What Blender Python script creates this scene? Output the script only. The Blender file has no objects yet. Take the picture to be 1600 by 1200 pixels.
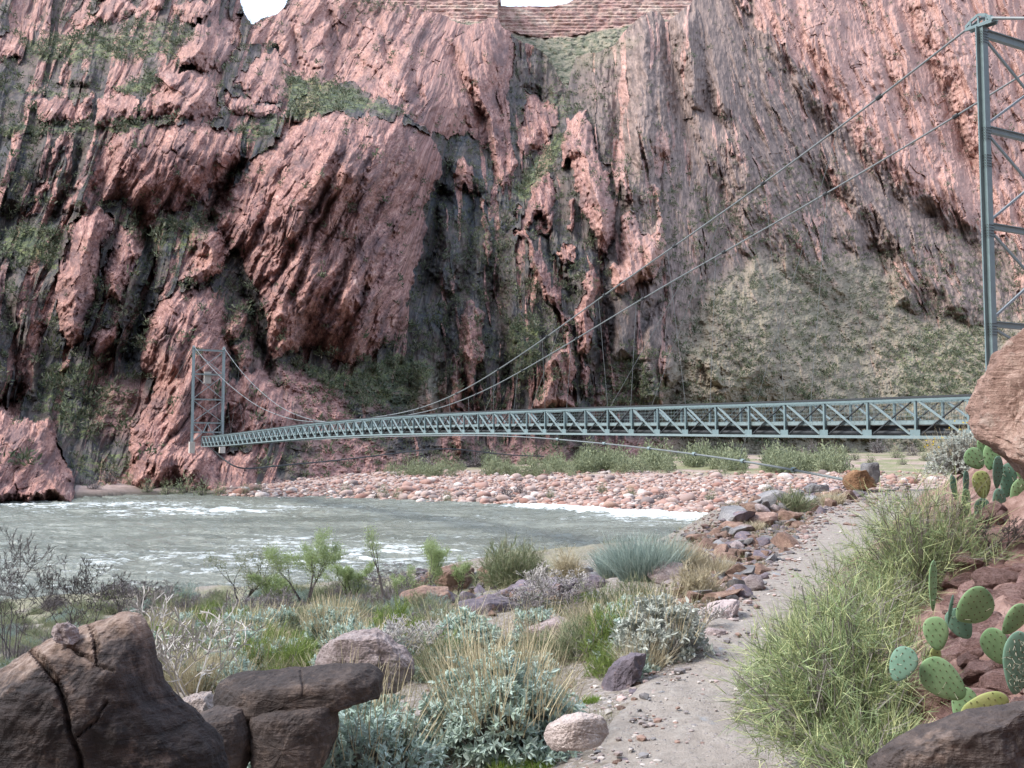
import bpy, math, random
import numpy as np
from mathutils import Vector, Matrix
R = math.radians
random.seed(7)
RNG = np.random.default_rng(11)

# ------------------------------------------------------------------ camera, sky, sun, exposure
scene = bpy.context.scene
COL = scene.collection
EYE = 1.65
FPX = 1556.0                      # focal length in pixels of the 1600 px wide photograph
PITCH = math.atan(100.0 / FPX)
cam_data = bpy.data.cameras.new("camera")
cam_data.sensor_width = 36.0
cam_data.lens = 36.0 * FPX / 1600.0
cam_data.clip_start = 0.05
cam_data.clip_end = 6000.0
cam = bpy.data.objects.new("camera", cam_data)
COL.objects.link(cam)
cam.location = (0, 0, EYE)
cam.rotation_euler = (math.pi / 2 + PITCH, 0, 0)
scene.camera = cam

SUN_EL, SUN_AZ = 50.0, -106.0      # azimuth from +Y, positive towards +X
world = bpy.data.worlds.new("World")
scene.world = world
world.use_nodes = True
wn = world.node_tree
bg = wn.nodes["Background"]
sky = wn.nodes.new("ShaderNodeTexSky")
sky.sky_type = 'NISHITA'
sky.sun_disc = False
sky.sun_elevation = R(SUN_EL)
sky.sun_rotation = R(SUN_AZ)
sky.dust_density = 3.0
sky.air_density = 1.0
sky.ozone_density = 1.0
cloud = wn.nodes.new("ShaderNodeMix"); cloud.data_type = 'RGBA'      # bright thin overcast over the blue
cloud.inputs[0].default_value = 0.66
cloud.inputs[7].default_value = (4.9, 5.9, 7.5, 1)
wn.links.new(sky.outputs[0], cloud.inputs[6]); wn.links.new(cloud.outputs[2], bg.inputs[0])
bg.inputs[1].default_value = 0.15
sun_data = bpy.data.lights.new("sun", 'SUN')
sun_data.energy = 2.3
sun_data.angle = R(22)
sun_data.color = (1.0, 0.96, 0.91)
sun = bpy.data.objects.new("sun", sun_data)
COL.objects.link(sun)
_d = Vector((math.sin(R(SUN_AZ)) * math.cos(R(SUN_EL)), math.cos(R(SUN_AZ)) * math.cos(R(SUN_EL)), math.sin(R(SUN_EL))))
sun.rotation_euler = _d.to_track_quat('Z', 'Y').to_euler()
scene.view_settings.view_transform = 'Standard'
scene.view_settings.look = 'None'
scene.view_settings.exposure = 1.22
scene.view_settings.gamma = 1.0
scene.cycles.max_bounces = 5
scene.cycles.diffuse_bounces = 3
scene.cycles.transparent_max_bounces = 8

# ------------------------------------------------------------------ noise and small maths
_perm = np.random.default_rng(3).permutation(256)
_perm = np.concatenate([_perm, _perm, _perm]).astype(np.int64)
_ga = np.random.default_rng(5).uniform(0, 2 * np.pi, 256)
_gx, _gy = np.cos(_ga), np.sin(_ga)
_g3 = np.random.default_rng(6).normal(size=(256, 3))
_g3 /= np.linalg.norm(_g3, axis=1)[:, None]


def pn2(x, y, seed=0):
    xi = np.floor(x).astype(np.int64); yi = np.floor(y).astype(np.int64)
    xf = x - xi; yf = y - yi
    xi = (xi + seed * 37) & 255; yi = (yi + seed * 91) & 255
    u = xf * xf * xf * (xf * (xf * 6 - 15) + 10); v = yf * yf * yf * (yf * (yf * 6 - 15) + 10)
    def g(ix, iy, dx, dy):
        h = _perm[_perm[ix & 255] + (iy & 255)]
        return _gx[h] * dx + _gy[h] * dy
    a = g(xi, yi, xf, yf); b = g(xi + 1, yi, xf - 1, yf)
    c = g(xi, yi + 1, xf, yf - 1); d = g(xi + 1, yi + 1, xf - 1, yf - 1)
    return ((a + u * (b - a)) * (1 - v) + (c + u * (d - c)) * v) * 1.4


def fbm2(x, y, octv=4, seed=0, gain=0.5):
    s = 0; a = 1.0; f = 1.0
    for o in range(octv):
        s = s + a * pn2(x * f, y * f, seed + o * 5); a *= gain; f *= 2.03
    return s


def ridge2(x, y, octv=4, seed=0, gain=0.5):
    s = 0; a = 1.0; f = 1.0
    for o in range(octv):
        s = s + a * (1 - 2 * np.abs(pn2(x * f, y * f, seed + o * 5))); a *= gain; f *= 2.07
    return s


def pn3(p, seed=0):
    i = np.floor(p).astype(np.int64); f = p - i
    i = (i + seed * 53) & 255
    w = f * f * f * (f * (f * 6 - 15) + 10)
    out = 0
    for dx in (0, 1):
        for dy in (0, 1):
            for dz in (0, 1):
                h = _perm[_perm[_perm[(i[:, 0] + dx) & 255] + ((i[:, 1] + dy) & 255)] + ((i[:, 2] + dz) & 255)]
                dd = f - np.array([dx, dy, dz])
                wt = (w[:, 0] if dx else 1 - w[:, 0]) * (w[:, 1] if dy else 1 - w[:, 1]) * (w[:, 2] if dz else 1 - w[:, 2])
                out = out + wt * np.einsum('ij,ij->i', _g3[h], dd)
    return out * 1.5


def fbm3(p, octv=4, seed=0, gain=0.5):
    s = 0; a = 1.0; f = 1.0
    for o in range(octv):
        s = s + a * pn3(p * f, seed + o * 7); a *= gain; f *= 2.03
    return s


def facets(a, b, seed=0):
    """blocky fracture pattern: every cell of a jittered grid is a tilted plane at its own height; also the distance to the cell edge"""
    ia = np.floor(a).astype(np.int64); ib = np.floor(b).astype(np.int64)
    f1 = np.full(a.shape, 9.0); f2 = np.full(a.shape, 9.0); hh = np.zeros(a.shape)
    for da in (-1, 0, 1):
        for db in (-1, 0, 1):
            ca = ia + da; cb = ib + db
            h = _perm[_perm[(ca + seed * 17) & 255] + (cb & 255)]
            h2 = _perm[h + 101]; h3 = _perm[h + 57]; h4 = _perm[h + 11]; h5 = _perm[h + 203]
            dx = a - (ca + 0.15 + 0.7 * h / 255.0); dy = b - (cb + 0.15 + 0.7 * h2 / 255.0)
            d = dx * dx + dy * dy
            near = d < f1
            f2 = np.where(near, f1, np.minimum(f2, d))
            hh = np.where(near, (h3 / 127.5 - 1) + (h4 / 127.5 - 1) * dx * 1.3 + (h5 / 127.5 - 1) * dy * 0.9, hh)
            f1 = np.where(near, d, f1)
    return hh, np.sqrt(f2) - np.sqrt(f1)


def crags(a, b, seed=0, steep=1.0):
    """angular rock: the upper envelope of one tilted, sharp-edged pyramid per cell of a jittered grid"""
    ia = np.floor(a).astype(np.int64); ib = np.floor(b).astype(np.int64)
    out = np.full(a.shape, -9.0)
    for da in (-1, 0, 1):
        for db in (-1, 0, 1):
            ca = ia + da; cb = ib + db
            h = _perm[_perm[(ca + seed * 17) & 255] + (cb & 255)]
            h2 = _perm[h + 101]; h3 = _perm[h + 57]; h4 = _perm[h + 11]; h5 = _perm[h + 203]; h6 = _perm[h + 149]
            dx = a - (ca + 0.1 + 0.8 * h / 255.0); dy = b - (cb + 0.1 + 0.8 * h2 / 255.0)
            t = (h4 / 255.0 - .5) * 1.4; ct = np.cos(t); st = np.sin(t)
            u = dx * ct + dy * st; v = dy * ct - dx * st
            s1 = 0.6 + 1.6 * h5 / 255.0; s2 = 2.8 - 1.0 * s1                      # steep on one side, gentle on the other
            z = (h3 / 255.0 - .5) * 1.1 - steep * (np.where(u > 0, u * s1, -u * s2) * .8 + np.where(v > 0, v * (0.35 + h6 / 300.0), -v * (1.2 - h6 / 300.0)) * .6)
            out = np.maximum(out, z)
    return out


def sstep(e0, e1, x):
    t = np.clip((x - e0) / (e1 - e0), 0, 1)
    return t * t * (3 - 2 * t)


def poly_sd(px, py, poly):
    """signed distance to a polygon, positive inside"""
    P = np.array(poly, float); Q = np.roll(P, -1, 0)
    d2 = np.full(px.shape, 1e12); ins = np.zeros(px.shape, bool)
    for (x0, y0), (x1, y1) in zip(P, Q):
        ex, ey = x1 - x0, y1 - y0
        t = np.clip(((px - x0) * ex + (py - y0) * ey) / (ex * ex + ey * ey + 1e-9), 0, 1)
        d2 = np.minimum(d2, (px - x0 - t * ex) ** 2 + (py - y0 - t * ey) ** 2)
        if y0 != y1:
            c = ((y0 > py) != (y1 > py)) & (px < (x1 - x0) * (py - y0) / (y1 - y0) + x0)
            ins ^= c
    d = np.sqrt(d2)
    return np.where(ins, d, -d)


CP, SP = math.cos(PITCH), math.sin(PITCH)


def ray(px, py):
    """direction through a photograph pixel, scaled so that its world y is 1"""
    u = (px - 800.0) / FPX; v = (600.0 - py) / FPX
    y = CP - v * SP; z = SP + v * CP
    return u / y, z / y


def at(px, py, Y):
    rx, rz = ray(px, py)
    return Vector((rx * Y, Y, EYE + rz * Y))


# ------------------------------------------------------------------ mesh and object helpers
def mesh_np(name, V, F, mat=None, smooth=False):
    """V (n,3); F list of index arrays, each (m,k)"""
    me = bpy.data.meshes.new(name)
    V = np.asarray(V, np.float32)
    Fs = [np.asarray(f, np.int32) for f in (F if isinstance(F, (list, tuple)) else [F]) if len(f)]
    me.vertices.add(len(V)); me.vertices.foreach_set("co", V.ravel())
    nl = sum(f.size for f in Fs); npoly = sum(len(f) for f in Fs)
    me.loops.add(nl); me.polygons.add(npoly)
    me.loops.foreach_set("vertex_index", np.concatenate([f.ravel() for f in Fs]))
    st = []; o = 0
    for f in Fs:
        st.append(o + np.arange(len(f)) * f.shape[1]); o += f.size
    me.polygons.foreach_set("loop_start", np.concatenate(st).astype(np.int32))
    me.polygons.foreach_set("use_smooth", np.full(npoly, smooth))
    me.update(calc_edges=True)
    if mat: me.materials.append(mat)
    return me


def set_attr(me, name, arr):
    a = me.attributes.new(name, 'FLOAT_COLOR', 'POINT')
    c = np.ones((len(me.vertices), 4), np.float32)
    arr = np.asarray(arr); c[:, :arr.shape[1]] = arr
    a.data.foreach_set("color", c.ravel())


def link(name, me, parent=None, loc=None):
    o = bpy.data.objects.new(name, me); COL.objects.link(o)
    if parent: o.parent = parent
    if loc is not None: o.location = loc
    return o


def tag(o, label=None, cat=None, group=None, kind=None):
    if label: o["label"] = label
    if cat: o["category"] = cat
    if group: o["group"] = group
    if kind: o["kind"] = kind
    return o


def empty(name, loc=(0, 0, 0), rz=0.0):
    o = bpy.data.objects.new(name, None); COL.objects.link(o)
    o.location = loc; o.rotation_euler = (0, 0, rz); o.empty_display_size = 0.3
    return o


def grid_faces(nr, nc):
    i = np.arange(nr * nc).reshape(nr, nc)
    return np.stack([i[:-1, :-1], i[:-1, 1:], i[1:, 1:], i[1:, :-1]], -1).reshape(-1, 4)


class MB:
    """collects boxes, bars and tubes for ONE mesh"""
    def __init__(s): s.v = []; s.f4 = []; s.n = 0
    def add(s, V, F):
        s.v.append(np.asarray(V, float)); s.f4.append(np.asarray(F, int) + s.n); s.n += len(V)
    def bar(s, p, q, w, h, up=(0, 0, 1)):
        p = Vector(p); q = Vector(q); d = (q - p).normalized(); up = Vector(up)
        a = d.cross(up)
        if a.length < 1e-4: a = d.cross(Vector((1, 0, 0)))
        a.normalize(); b = a.cross(d).normalized()
        V = [e + a * (w / 2 * i) + b * (h / 2 * j) for e in (p, q) for i, j in ((-1, -1), (1, -1), (1, 1), (-1, 1))]
        s.add([tuple(x) for x in V], [(3, 2, 1, 0), (4, 5, 6, 7), (0, 1, 5, 4), (1, 2, 6, 5), (2, 3, 7, 6), (3, 0, 4, 7)])
    def tube(s, pts, r, n=6):
        P = np.array([tuple(p) for p in pts], float); m = len(P)
        rr = np.broadcast_to(np.asarray(r, float), (m,))
        T = np.gradient(P, axis=0); T /= np.linalg.norm(T, axis=1)[:, None] + 1e-12
        ref = np.array([0, 0, 1.0]) if abs(T[0, 2]) < .9 else np.array([1.0, 0, 0])
        A = np.cross(T, ref); A /= np.linalg.norm(A, axis=1)[:, None] + 1e-12
        B = np.cross(T, A)
        th = np.arange(n) * 2 * np.pi / n
        V = P[:, None] + rr[:, None, None] * (np.cos(th)[None, :, None] * A[:, None] + np.sin(th)[None, :, None] * B[:, None])
        i = np.arange(m * n).reshape(m, n); j = np.roll(i, -1, 1)
        s.add(V.reshape(-1, 3), np.stack([i[:-1], j[:-1], j[1:], i[1:]], -1).reshape(-1, 4))
    def build(s, name, mat, parent=None, smooth=False):
        me = mesh_np(name, np.concatenate(s.v), [np.concatenate(s.f4)], mat, smooth)
        return link(name, me, parent)


# ------------------------------------------------------------------ materials
def nodemat(name, rough=0.9, spec=0.2):
    m = bpy.data.materials.new(name); m.use_nodes = True
    nt = m.node_tree; b = nt.nodes["Principled BSDF"]
    b.inputs["Roughness"].default_value = rough
    b.inputs["Specular IOR Level"].default_value = spec
    return m, nt, b


class NT:
    """tiny wrapper to write node graphs compactly"""
    def __init__(s, nt): s.t = nt
    def n(s, typ, **kw):
        x = s.t.nodes.new("ShaderNode" + typ)
        for k, v in kw.items(): setattr(x, k, v)
        return x
    def l(s, a, b): s.t.links.new(a, b)
    def pos(s, scale=(1, 1, 1), rot=(0, 0, 0), obj=False):
        src = s.n("TexCoord").outputs["Object"] if obj else s.n("NewGeometry").outputs["Position"]
        m = s.n("Mapping"); m.inputs["Scale"].default_value = scale; m.inputs["Rotation"].default_value = rot
        s.l(src, m.inputs[0]); return m.outputs[0]
    def noise(s, vec, scale, detail=5, rough=0.6, dist=0.0):
        x = s.n("TexNoise"); x.inputs["Scale"].default_value = scale; x.inputs["Detail"].default_value = detail
        x.inputs["Roughness"].default_value = rough; x.inputs["Distortion"].default_value = dist
        s.l(vec, x.inputs["Vector"]); return x.outputs[0]
    def ramp(s, fac, stops, interp='LINEAR'):
        x = s.n("ValToRGB"); e = x.color_ramp.elements; x.color_ramp.interpolation = interp
        while len(e) < len(stops): e.new(0.5)
        for k, (p, c) in enumerate(stops):
            e[k].position = p; e[k].color = (c, c, c, 1) if isinstance(c, (int, float)) else (*c, 1)
        s.l(fac, x.inputs[0]); return x.outputs[0]
    def mix(s, fac, a, b, mode='MIX'):
        x = s.n("Mix", data_type='RGBA', blend_type=mode)
        for v, i in ((fac, 0), (a, 6), (b, 7)):
            if isinstance(v, (int, float)): x.inputs[i].default_value = v
            elif isinstance(v, tuple): x.inputs[i].default_value = (*v, 1)
            else: s.l(v, x.inputs[i])
        return x.outputs[2]
    def math(s, op, a, b=0.0, clamp=False):
        x = s.n("Math", operation=op, use_clamp=clamp)
        for v, i in ((a, 0), (b, 1)):
            if isinstance(v, (int, float)): x.inputs[i].default_value = v
            else: s.l(v, x.inputs[i])
        return x.outputs[0]
    def attr(s, name):
        a = s.n("Attribute", attribute_name=name); sp = s.n("SeparateColor"); s.l(a.outputs["Color"], sp.inputs[0])
        return sp.outputs
    def bump(s, h, strength, dist, b):
        x = s.n("Bump"); x.inputs["Strength"].default_value = strength; x.inputs["Distance"].default_value = dist
        s.l(h, x.inputs["Height"]); s.l(x.outputs[0], b.inputs["Normal"]); return x

# ------------------------------------------------------------------ canyon wall
def mat_cliff():
    m, nt, b = nodemat("canyon_rock", 0.95, 0.12); N = NT(nt)
    at3 = N.attr("rock"); gr, veg, scr = at3[0], at3[1], at3[2]
    at4 = N.attr("rock2"); tanf, pale = at4[0], at4[1]
    P = N.pos((1, 1, 1))
    ga = N.n("Attribute", attribute_name="grain").outputs["Vector"]
    def GR(sx, sy):
        x = N.n("Mapping"); x.inputs["Scale"].default_value = (sx, sy, 1); N.l(ga, x.inputs[0]); return x.outputs[0]
    PV = GR(1, 0.5); PS = GR(1, 0.36)
    n_big = N.noise(P, 0.05, 4); n_mid = N.noise(PV, 1.3, 7, 0.72); n_fine = N.noise(P, 1.6, 5, 0.7)
    n_str = N.noise(PS, 1.7, 8, 0.74); n_str2 = N.noise(PS, 0.45, 5, 0.6)
    # schist: dark grey, brown and blue-grey upright streaks
    schist = N.ramp(n_str, [(0.32, (0.028, 0.030, 0.034)), (0.46, (0.062, 0.060, 0.061)), (0.57, (0.115, 0.100, 0.092)), (0.70, (0.24, 0.185, 0.155))])
    schist = N.mix(N.ramp(n_str2, [(0.45, 0.0), (0.62, 0.75)]), schist, (0.105, 0.075, 0.064))
    schist = N.mix(N.ramp(n_big, [(0.5, 0.0), (0.65, 0.55)]), schist, (0.045, 0.056, 0.070))
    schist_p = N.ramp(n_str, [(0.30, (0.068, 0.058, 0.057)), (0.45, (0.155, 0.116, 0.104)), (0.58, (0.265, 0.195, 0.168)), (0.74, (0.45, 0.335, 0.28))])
    schist = N.mix(pale, schist, schist_p)  # haze and brighter light of the right wall, mixed into the schist colour
    # granite: salmon pink, with orange faces, whitish scuffs and dark lichen
    gran = N.ramp(n_mid, [(0.30, (0.055, 0.038, 0.042)), (0.41, (0.17, 0.090, 0.078)), (0.51, (0.30, 0.160, 0.138)), (0.61, (0.41, 0.248, 0.212)), (0.73, (0.60, 0.45, 0.385))])
    gran = N.mix(N.ramp(n_big, [(0.45, 0.0), (0.68, 0.5)]), gran, (0.42, 0.235, 0.18))
    n_pix = N.noise(GR(1, 0.7), 5.0, 4, 0.75)
    gran = N.mix(N.ramp(n_pix, [(0.36, 0.75), (0.50, 0.0)]), gran, (0.10, 0.062, 0.066))
    gran = N.mix(N.ramp(n_pix, [(0.55, 0.0), (0.68, 0.6)]), gran, (0.56, 0.385, 0.315))
    lich = N.noise(PV, 0.42, 6, 0.72)
    gran = N.mix(N.ramp(lich, [(0.48, 0.0), (0.62, 0.72)]), gran, (0.095, 0.070, 0.076))
    gran = N.mix(N.math('MULTIPLY', pale, 0.62), gran, N.mix(0.55, gran, (0.60, 0.39, 0.325)))  # the same haze and light, put into the granite colour
    gmask = N.math('ADD', gr, N.math('MULTIPLY', N.math('SUBTRACT', n_mid, 0.5), 0.9))
    col = N.mix(N.ramp(gmask, [(0.44, 0.0), (0.56, 1.0)]), schist, gran)
    # scree and pale soil
    vor = N.n("TexVoronoi"); vor.inputs["Scale"].default_value = 1.1; N.l(P, vor.inputs["Vector"])
    sc = N.mix(N.math('MULTIPLY', vor.outputs["Color"], 0.75), (0.21, 0.115, 0.105), (0.46, 0.28, 0.25))
    col = N.mix(scr, col, sc)
    so = N.mix(N.ramp(n_fine, [(0.35, 0.0), (0.65, 1.0)]), (0.195, 0.172, 0.118), (0.285, 0.25, 0.18))
    col = N.mix(tanf, col, so)
    # plants clinging on ledges
    vm = N.math('ADD', veg, N.math('MULTIPLY', N.math('SUBTRACT', N.noise(P, 0.75, 6, 0.72), 0.5), 2.0))
    gcol = N.mix(N.ramp(N.noise(P, 0.3, 4), [(0.4, 0.0), (0.62, 1.0)]), (0.075, 0.098, 0.062), (0.21, 0.235, 0.095))
    gcol = N.mix(N.ramp(n_fine, [(0.4, 0.7), (0.6, 0.0)]), gcol, (0.035, 0.048, 0.042))
    col = N.mix(N.ramp(vm, [(0.56, 0.0), (0.70, 0.85)]), col, gcol)
    N.l(col, b.inputs["Base Color"])
    N.bump(N.math('ADD', N.math('MULTIPLY', n_fine, 0.5), n_mid), 0.6, 0.35, b)
    return m


SKYLINE = [(-200, -260), (366, -260), (372, -30), (377, 8), (384, 24), (394, 37), (403, 34), (412, 28), (424, 25), (434, 21), (446, 8), (454, -8), (466, -30),
           (520, -40), (560, -16), (610, 0), (640, 8), (660, 14), (690, 22), (715, 36), (735, 40), (757, 33), (768, 26), (778, 27), (786, 42), (797, 48), (803, 58),
           (812, 62), (835, 72), (855, 86), (866, 104), (878, 128), (887, 138), (892, 110), (900, 88), (930, 82), (960, 70), (975, 48), (1000, 26), (1018, 16), (1030, 18),
           (1040, 34), (1052, 26), (1080, 6), (1090, -14), (1110, -60), (1150, -260), (1900, -260)]
# base distances: (px, py, metres)
BASE = [(-150, 800, 118), (0, 800, 124), (110, 785, 132), (200, 790, 141), (320, 790, 147), (430, 790, 150), (600, 790, 172), (800, 790, 180), (1100, 790, 215), (1300, 790, 255), (1500, 790, 272), (1750, 790, 280),
        (-150, 690, 140), (0, 700, 146), (110, 695, 154), (200, 700, 160), (320, 695, 164), (420, 690, 164), (520, 690, 181), (660, 690, 194), (800, 690, 206), (950, 690, 216), (1100, 690, 240), (1300, 690, 268), (1540, 690, 290), (1750, 690, 300),
        (-150, 560, 160), (0, 560, 166), (150, 570, 170), (300, 570, 172), (440, 580, 186), (560, 580, 200), (680, 560, 218), (800, 560, 212), (950, 560, 226), (1080, 560, 246), (1300, 560, 310), (1540, 560, 345), (1750, 560, 355),
        (-150, 430, 178), (0, 430, 182), (150, 430, 182), (300, 430, 186), (480, 430, 212), (620, 430, 224), (690, 430, 250), (800, 430, 236), (920, 430, 246), (1050, 430, 268), (1300, 430, 350), (1540, 430, 395), (1750, 430, 405),
        (-150, 330, 190), (0, 330, 198), (200, 330, 200), (350, 330, 214), (520, 330, 224), (700, 330, 276), (800, 350, 262), (900, 330, 276), (1050, 330, 300), (1300, 330, 378), (1540, 330, 420), (1750, 330, 430),
        (-150, 200, 212), (0, 205, 212), (150, 210, 212), (300, 200, 214), (380, 200, 232), (450, 190, 240), (520, 170, 242), (620, 180, 256), (700, 210, 304), (790, 240, 330), (860, 200, 352), (940, 210, 340), (1100, 200, 358), (1300, 200, 415), (1540, 200, 450), (1750, 200, 460),
        (-150, 100, 244), (0, 110, 246), (150, 110, 248), (280, 110, 246), (380, 100, 276), (450, 120, 300), (560, 120, 322), (680, 100, 350), (780, 100, 372), (860, 120, 420), (930, 120, 400), (1050, 100, 396), (1200, 80, 420), (1400, 90, 452), (1750, 90, 480),
        (-150, 0, 285), (0, 0, 285), (150, 0, 300), (300, 0, 300), (390, 30, 330), (450, 10, 350), (560, 0, 372), (700, 20, 400), (800, 40, 410), (1000, 20, 430), (1150, 0, 446), (1400, 0, 480), (1750, 0, 505),
        (-150, -150, 340), (300, -150, 350), (1150, -150, 490), (1400, -150, 520), (1750, -150, 545)]

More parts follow.
